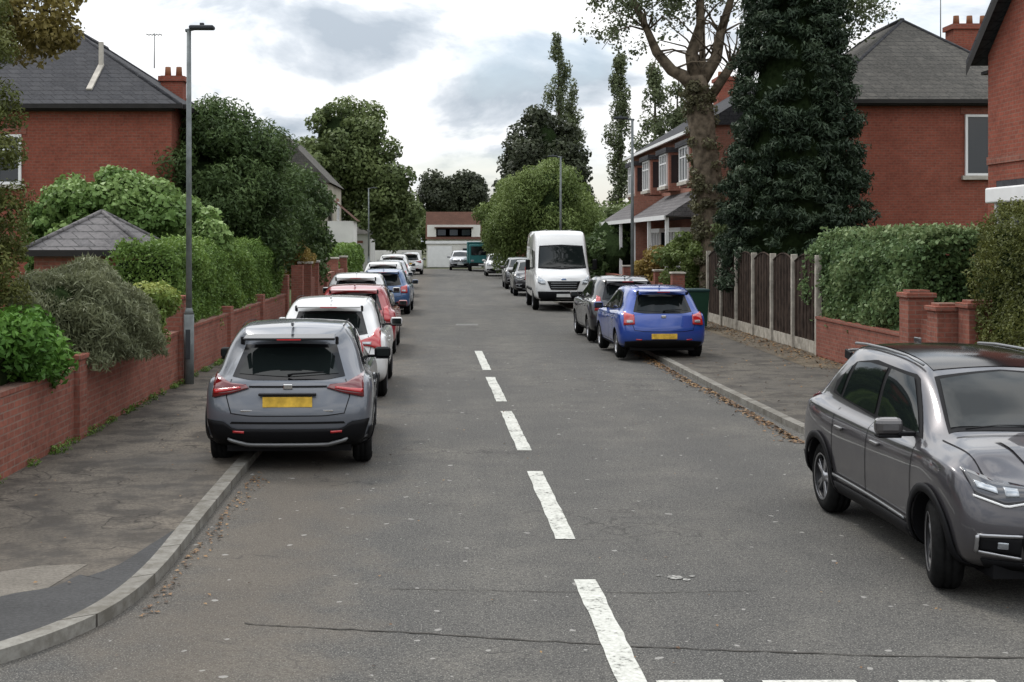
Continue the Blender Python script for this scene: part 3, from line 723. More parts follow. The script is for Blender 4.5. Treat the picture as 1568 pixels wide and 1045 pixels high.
e=empty('garden_shrub'); blob('inner_foliage',e,(8.0,62,1.8),(1.2,3.5,1.5)); clump_leaves('leaves',e,ell_clumps((7.9,62,1.9),(1.3,4,1.6),60,.4),260,.17,L_DARK)
# distant trees
tree('deciduous_tree',(-7,98,0),(-7.4,98,8.8),(2.9,3.2,4.2),L_MID,64,.85,300,.32,.68,.35,extra=[((-4.9,97,6.0),(2.1,2.5,3.4),40),((-9.8,96,6.6),(2.0,2.5,3.0),30),((-3.5,97,4.2),(1.2,1.6,2.4),18)])
tree('deciduous_tree',(-14,70,0),(-13.5,72,5.2),(4,3,2.6),L_MID,50,.8,300,.26,.7,.25)
tree('deciduous_tree',(1.1,200,0),(1.2,200,9.0),(5.0,4,3.8),L_BEECH,60,1.3,300,.5,.6,.4)
tree('beech_tree',(9.4,122,0),(9.3,122,9.2),(3.2,4,5.6),L_BEECH,100,1.05,300,.38,.72,.4,extra=[((7.0,121,6.5),(2.2,2.5,3.2),30),((11.6,121,6.5),(2.1,2.5,3.2),30)])
tree('willow_tree',(6.9,86,0),(6.8,86,4.4),(3.2,3.6,2.9),L_LIGHT,90,.62,350,.24,.72,.3,aspect=.3,droop=1.0,flat=1.2,extra=[((9.2,85,3.2),(1.6,2,2.2),24),((4.0,87,2.8),(1.2,2,2.0),20)])
tree('willow_tree',(4.9,103,0),(5.2,104,4.6),(2.0,3,2.4),L_LIGHT,40,.7,280,.3,.7,.25,aspect=.4,droop=.6)
for (x,y,hh,r) in ((12.3,140,24.5,1.45),(14.0,143,20.0,1.2),(16.2,120,19.4,1.15),(18.1,112,17.8,1.7),(20.0,112,16.3,1.4)):
    e=empty('poplar_tree'); tube('trunk',e,[(x,y,0),(x,y,hh*.95)],[.3,.05],BARKD)
    cl=[]
    for i in range(110):
        z=3+(hh-3.3)*random.random(); t=(z-3)/(hh-3); rr=r*math.sin(math.pi*min(1,(.12+t*.88)))**.7*random.uniform(.1,1.1); a=random.uniform(0,6.28)
        cl.append((x+rr*math.cos(a)+.25*math.sin(z),y+rr*math.sin(a),z,random.uniform(.3,.55)))
    clump_leaves('crown',e,cl,80,.26,L_POP,.6,1.6)
e=empty('distant_trees')
C=[]
for i in range(60):
    C.append((random.uniform(-60,60),random.uniform(215,240),random.uniform(2,6),random.uniform(2,3.6)))
clump_leaves('foliage',e,C,380,1.0,L_MID)
e=empty('distant_trees')
C=[]
for i in range(34):
    C.append((random.uniform(-9,-3.4),random.uniform(118,128),random.uniform(1.5,5.5),random.uniform(.9,1.7)))
for i in range(30):
    C.append((random.uniform(6.5,22),random.uniform(100,112),random.uniform(1.,5),random.uniform(1,1.8)))
clump_leaves('foliage',e,C,380,.4,L_MID)
wp=[(-4.43+random.random()*.05,random.uniform(11,27),KH+.03,random.uniform(.03,.08)) for i in range(80)]
e=empty('weeds'); clump_leaves('leaves',e,wp,28,.05,L_HEDGE,.25)

# ------------------------------------------------------------------ cars
def resample(c,n):
    c=np.array(c,float); d=np.r_[0,np.cumsum(np.linalg.norm(np.diff(c,axis=0),axis=1))]
    t=np.linspace(0,d[-1],n+1); return np.stack([np.interp(t,d,c[:,0]),np.interp(t,d,c[:,1])],1)
DIRS={'rear':Vector((0,1,0)),'front':Vector((0,-1,0)),'R':Vector((-1,0,0)),'L':Vector((1,0,0)),'top':Vector((0,0,-1))}
def patch(nm,par,bvh,A,B,mode,mat,off=.005,n=14,m=5,thick=0):
    A=resample(A,n);B=resample(B,n); d=DIRS[mode]; v=[]
    for j in range(m+1):
        t=j/m
        for i in range(n+1):
            p=A[i]*(1-t)+B[i]*t
            if mode=='rear': o=Vector((p[0],-3,p[1]))
            elif mode=='front': o=Vector((p[0],9,p[1]))
            elif mode=='R': o=Vector((3,p[0],p[1]))
            elif mode=='L': o=Vector((-3,p[0],p[1]))
            else: o=Vector((p[0],p[1],5))
            h=bvh.ray_cast(o,d)
            if h[0] is None:
                tgt=Vector(o)
                if mode in('rear','front'): tgt.y=1 if mode=='rear' else 3.5
                elif mode in 'RL': tgt.x=.8 if mode=='R' else -.8
                else: tgt.z=1
                h=bvh.find_nearest(tgt)
            v.append(h[0]-d*off+h[1]*off*.5)
    f=[(j*(n+1)+i,j*(n+1)+i+1,(j+1)*(n+1)+i+1,(j+1)*(n+1)+i) for j in range(m) for i in range(n)]
    ob=mesh_obj(nm,v,f,mat,par,True)
    if thick:
        s=ob.modifiers.new('s','SOLIDIFY'); s.thickness=thick; s.offset=0
    return ob
def both(nm,par,bvh,A,B,mat,**k):
    patch(nm+'_right',par,bvh,A,B,'R',mat,**k); patch(nm+'_left',par,bvh,A,B,'L',mat,**k)
def mirx(nm,par,bvh,A,B,mode,mat,**k):
    patch(nm+'_right',par,bvh,A,B,mode,mat,**k)
    patch(nm+'_left',par,bvh,[(-a,b) for a,b in A],[(-a,b) for a,b in B],mode,mat,**k)

FR=[-1,-.84,-.42,0,.42,.84,1]
def loft(st,rear,front,L,cr,cf,crown,mat,gb=.88,gr=.84):
    N=len(st);K=10
    P=np.zeros((N,K,3))
    for i,(y,zb,w,zs,wr,zt) in enumerate(st):
        dz=zt-zs
        zz=[zb,zb+.06,zb+.18,(zb+zs)/2+.04,zs-.12,zs,zs+min(.035,dz*.2),zs+dz*.52,zt-min(.07,dz*.3),zt]
        g=gr if i==0 else ((gb+gr)/2 if i==1 else gb)
        wb=max(w*g,wr+.06)
        hh=[.80*w,.95*w,.99*w,w,1.0*w,.965*w,wb if dz>.2 else .93*w,(wb+wr+.05)/2+.02,wr+.045,wr-.03]
        if dz<.2: hh[7]=max(hh[7],w*.88)
        for k in range(K): P[i,k]=(hh[k],y,zz[k])
    for k in range(K):
        P[0,k,1]=rear[k]+cr
        for i in range(1,N//2): P[i,k,1]=max(P[i,k,1],P[i-1,k,1]+.13)
        P[-1,k,1]=L+front[k]-cf
        for i in range(N-2,N//2,-1): P[i,k,1]=min(P[i,k,1],P[i+1,k,1]-.09)
    V=[];idx={}
    def vert(i,k,m):
        key=(i,k,m)
        if key in idx: return idx[key]
        f=FR[m]; hw,y,z=P[i,k]
        if k==K-1: z=z+crown*(1-f*f)
        if i==0: y=y-cr*(1-f**4)
        if i==N-1: y=y+cf*(1-f*f)
        V.append((hw*f,y,z)); idx[key]=len(V)-1; return idx[key]
    F=[]
    Mx=len(FR)-1
    for i in range(N-1):
        for k in range(K-1):
            F.append((vert(i,k,Mx),vert(i+1,k,Mx),vert(i+1,k+1,Mx),vert(i,k+1,Mx)))
            F.append((vert(i,k,0),vert(i,k+1,0),vert(i+1,k+1,0),vert(i+1,k,0)))
        for m in range(Mx):
            F.append((vert(i,K-1,m),vert(i,K-1,m+1),vert(i+1,K-1,m+1),vert(i+1,K-1,m)))
            F.append((vert(i,0,m),vert(i+1,0,m),vert(i+1,0,m+1),vert(i,0,m+1)))
    for k in range(K-1):
        for m in range(Mx):
            F.append((vert(0,k,m),vert(0,k,m+1),vert(0,k+1,m+1),vert(0,k+1,m)))
            F.append((vert(N-1,k,m),vert(N-1,k+1,m),vert(N-1,k+1,m+1),vert(N-1,k,m+1)))
    ob=mesh_obj('bodyshell',V,F,mat,None,True)
    bm=bmesh.new(); bm.from_mesh(ob.data); bmesh.ops.recalc_face_normals(bm,faces=bm.faces[:]); bm.to_mesh(ob.data); bm.free()
    ob.data.polygons.foreach_set('use_smooth',[True]*len(ob.data.polygons))
    inv={v:k for k,v in idx.items()}
    ca=ob.data.attributes.new('crease_edge','FLOAT','EDGE')
    vals=[]
    for ed in ob.data.edges:
        a,b=inv[ed.vertices[0]],inv[ed.vertices[1]]; c=0
        if a[1]==b[1]==5 and a[2]==b[2] and a[2] in (0,Mx): c=.45
        if a[0]==b[0]==0 and a[1]==b[1] and a[1] in (3,): c=.35
        vals.append(c)
    ca.data.foreach_set('value',vals)
    s=ob.modifiers.new('s','SUBSURF'); s.levels=s.render_levels=2
    return ob
def finish_body(ob,wheels,R,par):
    dg=bpy.context.evaluated_depsgraph_get(); dg.update()
    bvh=BVHTree.FromObject(ob,dg)
    bm=bmesh.new()
    for wy in wheels:
        bmesh.ops.create_cone(bm,cap_ends=True,segments=36,radius1=R,radius2=R,depth=3,matrix=Matrix.Translation((0,wy,.34))@Matrix.Rotation(math.pi/2,4,'Y'))
    me=bpy.data.meshes.new('cut'); bm.to_mesh(me); bm.free(); me.materials.append(BLACK)
    cut=link(bpy.data.objects.new('cut',me))
    ob.data.materials.append(BLACK)
    b=ob.modifiers.new('b','BOOLEAN'); b.operation='DIFFERENCE'; b.object=cut; b.solver='EXACT'
    try: b.material_mode='TRANSFER'
    except Exception: pass
    dg.update(); dg=bpy.context.evaluated_depsgraph_get()
    new=bpy.data.meshes.new_from_object(ob.evaluated_get(dg))
    ob.modifiers.clear(); ob.data=new
    bpy.data.objects.remove(cut)
    new.polygons.foreach_set('use_smooth',[True]*len(new.polygons))
    new.set_sharp_from_angle(angle=math.radians(38))
    ob.parent=par
    return bvh
def wheel(par,x,y,r=.335,steer=0,dark=False,spokes=5,w=.215):
    e=empty('wheel',(x,y,r),steer); e.parent=par
    s=1 if x>0 else -1; h=w/2
    lathe('tyre',e,[(-h+.01,r-.12),(-h,r-.115),(-h,r-.06),(-h+.02,r-.02),(-h+.05,r),(-.035,r),(-.03,r-.008),(-.02,r-.008),(-.015,r),(.015,r),(.02,r-.008),(.03,r-.008),(.035,r),(h-.05,r),(h-.02,r-.02),(h,r-.06),(h,r-.115),(h-.01,r-.12)],RUBBER,40)
    lathe('rim',e,[(s*(h-.005),r-.115),(s*(h-.0),r-.125),(s*(h-.03),r-.135),(s*(h-.09),r-.14),(s*(h-.10),.02)],ALLOYD if dark else ALLOY,36)
    lathe('rim_lip',e,[(s*(h-.002),r-.112),(s*(h+.003),r-.12),(s*(h-.004),r-.13)],ALLOY,36)
    lathe('brake_disc',e,[(s*(h-.088),.16),(s*(h-.085),.02)],BLACK,24)
    lathe('hub',e,[(s*(h-.09),.06),(s*(h-.02),.055),(s*(h-.015),.0)],ALLOY,16)
    for k in range(spokes):
        for dd in (-.10,.10):
            a=2*math.pi*k/spokes+dd
            L=r-.125
            box('spoke',e,(s*(h-.035),math.cos(a+dd*.3)*L*.52,math.sin(a+dd*.3)*L*.52),(.03,L*.96,.030),ALLOY,.006,(a+dd*.5,0,0))
def arch(par,bvh,wy,mat,r0=.366,r1=.43,wz=.34):
    a=np.linspace(math.radians(-12),math.radians(192),24)
    A=[(wy+r0*math.cos(t),wz+r0*math.sin(t)) for t in a]; B=[(wy+r1*math.cos(t),wz+r1*math.sin(t)) for t in a]
    both('arch_trim',par,bvh,A,B,mat,off=.012,n=28,m=2,thick=.014)

def car(name,col,loc,rot,opt=None):
    o=dict(clad=False,lights='juke',roofblack=False,plate=PLATEY,sy=1,sz=1,steer=0,rails=False,darkwheel=False,plate_z=.80,skid=False,rake=0)
    if opt: o.update(opt)
    root=empty(name,(loc[0],loc[1],loc[2] if len(loc)>2 else 0),rot)
    L=4.2; rk=o['rake']
    P=empty('car_parts'); P.parent=root; P.scale=(o.get('sx',1),o['sy'],o['sz'])
    st=[(0,.30,.880,1.01,.54-.02*(rk>0),1.48-.25*rk),(.30,.24,.915,1.04,.585,1.555-.15*rk),(.8,.22,.930,1.015,.605,1.595),(1.5,.2,.893,.985,.615,1.61),(2.15,.2,.880,.97,.605,1.585),(2.55,.2,.882,.965,.585,1.51),
        (3.1,.2,.895,.975,.66,1.16),(3.3,.21,.91,.985,.70,1.085),(3.65,.22,.915,.96,.71,1.055),(4.0,.24,.885,.92,.67,1.00),(4.2,.26,.83,.82,.62,.90)]
    rear=[.12,.02,-.03,-.03,.03,.075,.10,.24+rk*.5,.34+rk,.27+rk*1.1]
    front=[-.12,-.04,0,.0,-.02,-.05,-.06,-.08,-.11,-.16]
    body=loft(st,rear,front,L,.15,.25,.03,col)
    WY=(.76,3.38)
    bvh=finish_body(body,WY,.362,P)
    both('window_surround',P,bvh,[(3.02,1.045),(1.95,1.05),(.66+rk,1.14)],[(2.98,1.075),(2.45,1.475),(1.6,1.52),(1.0+rk,1.465),(.66+rk,1.25)],BLACK,off=.004,n=30)
    both('front_door_glass',P,bvh,[(2.92,1.075),(1.98,1.08)],[(2.86,1.12),(2.42,1.45),(1.98,1.48)],GLASS,off=.008,n=16)
    both('rear_door_glass',P,bvh,[(1.90,1.08),(1.10,1.13)],[(1.90,1.48),(1.5,1.485),(1.2,1.46)],GLASS,off=.008)
    both('quarter_glass',P,bvh,[(1.04,1.14),(.74+rk,1.17)],[(1.10,1.43),(.84+rk,1.36)],GLASS,off=.008,n=6)
    patch('windscreen_surround',P,bvh,[(-.68,3.20),(0,3.27),(.68,3.20)],[(-.54,2.56),(0,2.50),(.54,2.56)],'top',BLACK,.003,20,8)
    patch('windscreen',P,bvh,[(-.645,3.15),(0,3.22),(.645,3.15)],[(-.515,2.61),(0,2.54),(.515,2.61)],'top',GLASS,.007,20,8)
    zt=1.455-.25*rk
    patch('rear_window_surround',P,bvh,[(-.61,1.07),(-.4,1.035),(.4,1.035),(.61,1.07)],[(-.50,zt-.02),(0,zt),(.50,zt-.02)],'rear',GLOSSB,.004,20,6)
    patch('rear_window',P,bvh,[(-.54,1.10),(0,1.07),(.54,1.10)],[(-.44,zt-.06),(0,zt-.045),(.44,zt-.06)],'rear',GLASS,.009,20,6)
    box('rear_spoiler',P,(0,.20+rk*.9,1.53-.22*rk),(1.00,.26,.03),GLOSSB if o['skid'] else col,.014,(.12,0,0))
    for s in (-1,1): box('spoiler_end',P,(s*.515,.24+rk*.9,1.485-.2*rk),(.03,.18,.09),BLACK,.012,(-.12,0,0))
    box('third_brake_light',P,(0,.066+rk*.9,1.512-.22*rk),(.26,.012,.016),REDL)
    tube('rear_wiper',P,[(0,.095,1.085),(.05,.085,1.105),(.38,.10,1.125)],[.018,.010,.008],BLACK,6)
    box('aerial',P,(0,.60+rk,1.63),(.03,.13,.05),col,.012)
    for s in (-1,1):
        tube('roof_rail' if o['rails'] else 'roof_gutter',P,[(s*.565,.75,1.60),(s*.58,1.1,1.618),(s*.585,1.6,1.62),(s*.575,2.1,1.60),(s*.565,2.4,1.555)],[.012 if o['rails'] else .005]*5,SKID if o['rails'] else BLACK,8)
    if o['roofblack']: patch('roof_panel',P,bvh,[(-.51,2.46),(0,2.44),(.51,2.46)],[(-.48,.50+rk),(0,.47+rk),(.48,.50+rk)],'top',GLOSSB,.004,14,14)
    patch('tailgate_line',P,bvh,[(-.60,.665),(-.4,.64),(.4,.64),(.60,.665)],[(-.60,.675),(-.4,.65),(.4,.65),(.60,.675)],'rear',BLACK,.003,20,1)
    mirx('tailgate_side_line',P,bvh,[(.60,.665),(.66,.86),(.61,1.04)],[(.61,.665),(.67,.86),(.62,1.04)],'rear',BLACK,off=.003,n=8,m=1)
    lt=o['lights']
    if lt=='juke':
        mirx('tail_lamp',P,bvh,[(.42,.95),(.60,.89),(.81,.84)],[(.45,.985),(.62,1.00),(.74,1.06),(.80,1.09)],'rear',REDD,off=.014,thick=.02)
        mirx('tail_lamp_strip',P,bvh,[(.50,.945),(.64,.915),(.79,.885)],[(.51,.965),(.66,.945),(.80,.93)],'rear',REDL,off=.027,m=2,thick=.006)
        patch('tailgate_bar',P,bvh,[(-.42,.955),(.42,.955)],[(-.42,.975),(.42,.975)],'rear',BLACK,.006,16,1)
    elif lt=='swift':
        mirx('tail_lamp',P,bvh,[(.60,.80),(.82,.78)],[(.60,1.00),(.72,1.03),(.80,1.07)],'rear',REDL,off=.014,thick=.02)
        mirx('reverse_lamp',P,bvh,[(.64,.84),(.76,.83)],[(.64,.89),(.76,.89)],'rear',CLEARL,off=.03,thick=.004)
    elif lt=='boom':
        mirx('tail_lamp',P,bvh,[(.46,.90),(.66,.87),(.82,.80)],[(.48,.96),(.66,1.02),(.74,1.14),(.79,1.16)],'rear',REDL,off=.014,thick=.02)
        mirx('reverse_lamp',P,bvh,[(.52,.915),(.66,.90)],[(.53,.945),(.67,.945)],'rear',CLEARL,off=.03,thick=.004)
    else:
        mirx('tail_lamp',P,bvh,[(.66,.82),(.80,.80)],[(.64,1.12),(.72,1.16)],'rear',REDL,off=.014,thick=.02)
    pyy=-.045 if o['plate_z']<.7 else -.005
    box('number_plate',P,(0,pyy,o['plate_z']),(.53,.03,.115),o['plate'],.004)
    if o['plate_z']>.7: box('plate_lamp_bar',P,(0,.0,.885),(.62,.06,.03),GLOSSB,.01)
    box('badge',P,(0,.045,.965),(.10,.02,.06),CHROME,.01)
    if o['skid']:
        box('model_lettering',P,(-.40,-.0,.70),(.20,.012,.018),CHROME,.002); box('trim_lettering',P,(.42,-.0,.70),(.14,.012,.018),CHROME,.002)
    patch('rear_bumper_lower',P,bvh,[(-.78,.27),(0,.27),(.78,.27)],[(-.87,.60),(-.68,.58),(-.58,.50),(.58,.50),(.68,.58),(.87,.60)] if o['skid'] else [(-.80,.42),(-.4,.46),(.4,.46),(.80,.42)],'rear',BLACK,.010,30,6,.008)
    if o['skid']:
        patch('skid_plate',P,bvh,[(-.62,.37),(-.42,.30),(.42,.30),(.62,.37)],[(-.64,.40),(-.42,.335),(.42,.335),(.64,.40)],'rear',SKID,.034,24,2,.025)
        patch('bumper_crease',P,bvh,[(-.62,.555),(.62,.555)],[(-.60,.58),(.60,.58)],'rear',BLACK,.004,20,1)
    mirx('rear_reflector',P,bvh,[(.46,.455),(.58,.46)],[(.46,.48),(.58,.485)],'rear',REDL,off=.026,n=4,m=1,thick=.005)
    for nm,y0 in (('door_line_front',2.98),('door_line_mid',1.94),('door_line_rear',1.12)):
        both(nm,P,bvh,[(y0,.36),(y0+.01,1.04)],[(y0+.010,.36),(y0+.020,1.04)],BLACK,off=.002,n=10,m=1)
    both('sill_line',P,bvh,[(1.12,.36),(2.98,.36)],[(1.12,.368),(2.98,.368)],BLACK,off=.002,n=14,m=1)
    for s in (1,-1):
        for y0 in (1.32,2.18):
            h=bvh.ray_cast(Vector((s*3,y0,.88)),Vector((-s,0,0)))
            x=h[0].x if h[0] else s*.89
            box('door_handle',P,(x+s*.016,y0,.88),(.03,.19,.028),col,.010)
        box('door_mirror',P,(s*.985,2.80,1.11),(.21,.12,.14),BLACK if o['skid'] else col,.045); box('door_mirror_glass',P,(s*.99,2.736,1.11),(.16,.006,.10),GLASS,.002)
        box('door_mirror_arm',P,(s*.86,2.83,1.055),(.14,.06,.035),BLACK,.01)
        box('mirror_base_trim',P,(s*.987,2.80,1.035),(.18,.10,.025),BLACK,.008)
    if o['clad']:
        for wy in WY: arch(P,bvh,wy,BLACK)
        both('sill_cladding',P,bvh,[(1.13,.22),(3.0,.22)],[(1.13,.38),(3.0,.38)],BLACK,off=.012,n=14,m=3,thick=.012)
        both('sill_chrome_strip',P,bvh,[(1.2,.43),(2.9,.40)],[(1.2,.45),(2.9,.42)],SKID,off=.016,n=14,m=1,thick=.01)
        both('bumper_side_cladding',P,bvh,[(.16,.28),(.38,.28)],[(.16,.50),(.38,.50)],BLACK,off=.010,n=5,m=3)
    else:
        both('sill_cladding',P,bvh,[(1.13,.24),(3.0,.24)],[(1.13,.30),(3.0,.30)],BLACK,off=.006,n=14,m=2)
    F='front'
    patch('bonnet_line',P,bvh,[(-.66,3.30),(0,3.36),(.66,3.30)],[(-.66,3.29),(0,3.35),(.66,3.29)],'top',BLACK,.003,16,1)
    mirx('bonnet_side_line',P,bvh,[(.74,3.25),(.68,3.85)],[(.75,3.25),(.69,3.85)],'top',BLACK,off=.003,n=8,m=1)
    mirx('bonnet_crease',P,bvh,[(.36,3.42),(.30,3.88)],[(.44,3.42),(.37,3.88)],'top',col,off=.010,n=8,m=3)
    patch('upper_grille',P,bvh,[(-.46,.74),(0,.68),(.46,.74)],[(-.46,.86),(0,.88),(.46,.86)],F,BLACK,.008,16,4,.006)
    patch('grille_chrome',P,bvh,[(-.47,.80),(0,.735),(.47,.80)],[(-.47,.82),(0,.76),(.47,.82)],F,CHROME,.020,16,1,.006)
    patch('front_badge',P,bvh,[(-.055,.74),(.055,.74)],[(-.03,.87),(.03,.87)],F,CHROME,.034,4,3,.012)
    mirx('headlamp',P,bvh,[(.46,.775),(.62,.735),(.79,.80)],[(.46,.86),(.64,.885),(.82,.955)],F,LAMPD,off=.014,n=14,m=6,thick=.01)
    mirx('headlamp_projector',P,bvh,[(.54,.80),(.62,.79)],[(.54,.845),(.62,.85)],F,CLEARL,off=.022,n=6,m=4,thick=.004)
    mirx('headlamp_indicator',P,bvh,[(.66,.81),(.77,.84)],[(.66,.845),(.78,.885)],F,CLEARL,off=.022,n=8,m=4,thick=.004)
    mirx('daytime_strip',P,bvh,[(.46,.765),(.62,.722),(.80,.785)],[(.46,.779),(.62,.738),(.80,.80)],F,UPVC,off=.020,n=12,m=1,thick=.006)
    patch('lower_intake',P,bvh,[(-.50,.34),(.50,.34)],[(-.56,.55),(.56,.55)],F,BLACK,.008,16,4,.006)
    box('front_number_plate',P,(0,4.215,.50),(.52,.02,.11),PLATEW,.003)
    mirx('fog_recess',P,bvh,[(.54,.39),(.79,.42)],[(.54,.53),(.79,.52)],F,BLACK,off=.010,n=8,m=4,thick=.006)
    mirx('fog_surround_top',P,bvh,[(.54,.53),(.795,.515)],[(.54,.55),(.795,.54)],F,ALLOY,off=.022,n=8,m=1,thick=.010)
    mirx('fog_surround_low',P,bvh,[(.54,.375),(.795,.405)],[(.54,.395),(.795,.425)],F,ALLOY,off=.022,n=8,m=1,thick=.010)
    mirx('fog_surround_side',P,bvh,[(.785,.405),(.805,.415)],[(.785,.535),(.805,.525)],F,ALLOY,off=.024,n=2,m=5,thick=.010)
    mirx('fog_lamp',P,bvh,[(.62,.445),(.68,.445)],[(.62,.49),(.68,.49)],F,CLEARL,off=.018,n=4,m=4,thick=.004)
    mirx('front_lip',P,bvh,[(.0,.275),(.70,.28)],[(.0,.34),(.76,.355)],F,BLACK,off=.012,n=10,m=1,thick=.008)
    mirx('front_skid',P,bvh,[(.0,.30),(.5,.32)],[(.0,.325),(.52,.345)],F,SKID,off=.026,n=10,m=1,thick=.008)
    for x0,x1 in ((.05,.55),(-.55,-.02)):
        tube('wiper_front',P,[(x1 if x0>0 else x0,3.19,1.145),((x0+x1)/2,3.17,1.165),(x0 if x0>0 else x1,3.20,1.165)],[.008,.010,.012],BLACK,6)
    box('underbody',P,(0,2.1,.26),(1.35,3.7,.10),BLACK)
    for i,wy in enumerate(WY):
        for s in (-1,1): wheel(P,s*.785,wy,steer=o['steer'] if i==1 else 0,dark=o['darkwheel'])
    return root

GREYM=paint('paint_grey_blue',(.105,.115,.135),.35,.36)
GREYC=paint('paint_grey_warm',(.065,.062,.07),.55,.28)
WHITEP=paint('paint_white',(.70,.70,.69),0,.3)
REDP=paint('paint_red',(.28,.015,.02),.1,.3)
BLUEP=paint('paint_blue',(.006,.050,.30),.25,.3)
BLUE2=paint('paint_mid_blue',(.03,.09,.22),.2,.3)
BLACKP=paint('paint_black',(.012,.012,.016),.2,.3)
SILVP=paint('paint_silver',(.36,.37,.39),.5,.3)
car('parked_car',GREYM,(-1.68,14.0),math.radians(2.0),dict(clad=True,skid=True,darkwheel=True,sz=.955,rake=.12))
car('parked_car',WHITEP,(-1.80,20.2),math.radians(.5),dict(lights='boom',darkwheel=True,clad=False,sz=.97,rake=.08))
car('parked_car',REDP,(-1.95,28.0),math.radians(0),dict(lights='up',sy=.93,sz=.93))
car('parked_car',WHITEP,(-2.3,33.8),math.radians(.5),dict(lights='swift',sy=1.03,sz=1.0))
car('parked_car',BLUE2,(-2.05,43.5),math.radians(-1),dict(lights='swift',sy=.95,sz=.94))
car('parked_car',WHITEP,(-2.35,50),0,dict(sz=1.03,sy=1.05))
car('parked_car',SILVP,(-2.4,57),0,dict(lights='up'))
car('parked_car',WHITEP,(-2.6,66),0,dict(sz=1.10,sy=1.08,lights='up'))
car('parked_car',WHITEP,(-2.45,94),0,dict(sz=1.0))
car('parked_car',BLUEP,(4.5,26.7,.03),math.radians(1.5),dict(lights='swift',sy=.92,sz=.93,sx=.99,plate_z=.54))
car('parked_car',BLACKP,(4.42,31.3,.02),math.radians(1),dict(lights='up',sy=.98,sz=.98))
car('parked_car',BLACKP,(4.0,66+4.2),math.pi,dict())
car('parked_car',BLACKP,(4.0,58+3.9),math.pi,dict(sy=.95))
car('parked_car',WHITEP,(3.75,94),math.pi,dict(sz=.98))
car('parked_car',SILVP,(1.35,112),math.pi,dict(sy=.95))
car('parked_car',GREYC,(4.36,12.8),math.radians(180.5),dict(clad=True,roofblack=True,rails=True,steer=math.radians(-15),darkwheel=True,sz=.97,rake=.16))

def van(loc,rot,col):
    root=empty('parked_van',(loc[0],loc[1],0),rot); P=empty('van_parts'); P.parent=root
    L=5.5
    st=[(0,.42,1.02,1.5,.88,2.76),(.4,.38,1.04,1.5,.89,2.82),(1.5,.36,1.045,1.5,.90,2.84),(2.7,.36,1.045,1.5,.90,2.84),(3.5,.36,1.04,1.48,.89,2.82),(3.85,.36,1.04,1.46,.86,2.74),
        (4.15,.36,1.03,1.42,.83,2.42),(4.7,.36,1.02,1.30,.84,1.56),(4.9,.38,1.01,1.2,.84,1.40),(5.25,.40,1.0,1.10,.84,1.28),(5.5,.40,.97,.98,.82,1.16)]
    rear=[.06,.02,0,0,.0,.0,.0,.02,.05,.06]; front=[-.08,-.02,0,0,-.02,-.04,-.05,-.07,-.1,-.14]
    b=loft(st,rear,front,L,.05,.13,.04,col,.96,.96); WY=(.95,4.35)
    bvh=finish_body(b,WY,.38,P)
    patch('windscreen_surround',P,bvh,[(-.86,1.50),(0,1.46),(.86,1.50)],[(-.78,2.30),(0,2.34),(.78,2.30)],'front',BLACK,.006,20,10)
    patch('windscreen',P,bvh,[(-.82,1.55),(0,1.51),(.82,1.55)],[(-.74,2.25),(0,2.29),(.74,2.25)],'front',GLASS,.011,20,10)
    both('cab_window',P,bvh,[(4.55,1.52),(3.45,1.50)],[(4.5,1.6),(4.12,2.10),(3.45,2.16)],GLASS,off=.008)
    both('side_rub_strip',P,bvh,[(1.4,.68),(3.9,.68)],[(1.4,.78),(3.9,.78)],BLACK,off=.01,m=1,thick=.01)
    both('door_gap',P,bvh,[(3.38,.45),(3.38,2.4)],[(3.39,.45),(3.39,2.4)],BLACK,off=.003,m=1)
    both('slide_door_gap',P,bvh,[(2.1,.45),(2.1,2.5)],[(2.11,.45),(2.11,2.5)],BLACK,off=.003,m=1)
    patch('grille',P,bvh,[(-.46,.76),(.46,.76)],[(-.58,1.06),(.58,1.06)],'front',BLACK,.012,18,5,.01)
    for k,z in enumerate((.82,.90,.98)): patch('grille_bar_%d'%k,P,bvh,[(-.46,z),(.46,z)],[(-.46,z+.018),(.46,z+.018)],'front',SKID,.024,12,1,.006)
    patch('front_badge',P,bvh,[(-.09,1.10),(.09,1.10)],[(-.07,1.15),(.07,1.15)],'front',BLUE2,.012,6,2,.006)
    mirx('headlamp',P,bvh,[(.64,.95),(.80,.95),(.90,1.0)],[(.66,1.08),(.80,1.17),(.91,1.25)],'front',CLEARL,off=.015,thick=.01)
    patch('front_bumper',P,bvh,[(-.86,.41),(.86,.41)],[(-.92,.70),(.92,.70)],'front',BLACK,.010,18,4,.01)
    box('front_number_plate',P,(0,5.515,.56),(.52,.03,.11),PLATEW,.003)
    for s in (-1,1):
        box('door_mirror',P,(s*1.20,4.38,1.62),(.16,.14,.38),BLACK,.04); box('door_mirror_arm',P,(s*1.08,4.36,1.5),(.16,.06,.05),BLACK,.01)
        box('rear_lamp',P,(s*.98,.0,1.2),(.10,.03,.5),REDL,.01)
        for wy in WY: wheel(P,s*.92,wy,.35,w=.22)
        box('windscreen_wiper',P,(s*.35,4.80,1.53),(.6,.02,.02),BLACK,0,(0,.1*s,0))
        box('roof_rib',P,(s*.45,2.0,2.865),(.05,2.8,.02),col,.008)
    box('underbody',P,(0,2.7,.42),(1.6,5.0,.15),BLACK)
van((4.2,51.2),math.pi,WHITEP)
h=empty('parked_truck',(3.0,104,0))
box('cab',h,(0,.9,1.35),(2.0,1.6,1.6),TEAL,.12); box('cab_windscreen',h,(0,.09,1.65),(1.7,.04,.7),GLASS,.02)
box('bed',h,(0,3.6,1.5),(2.2,3.6,1.7),TEAL,.04); box('chassis',h,(0,2.6,.6),(1.7,4.8,.3),BLACK)
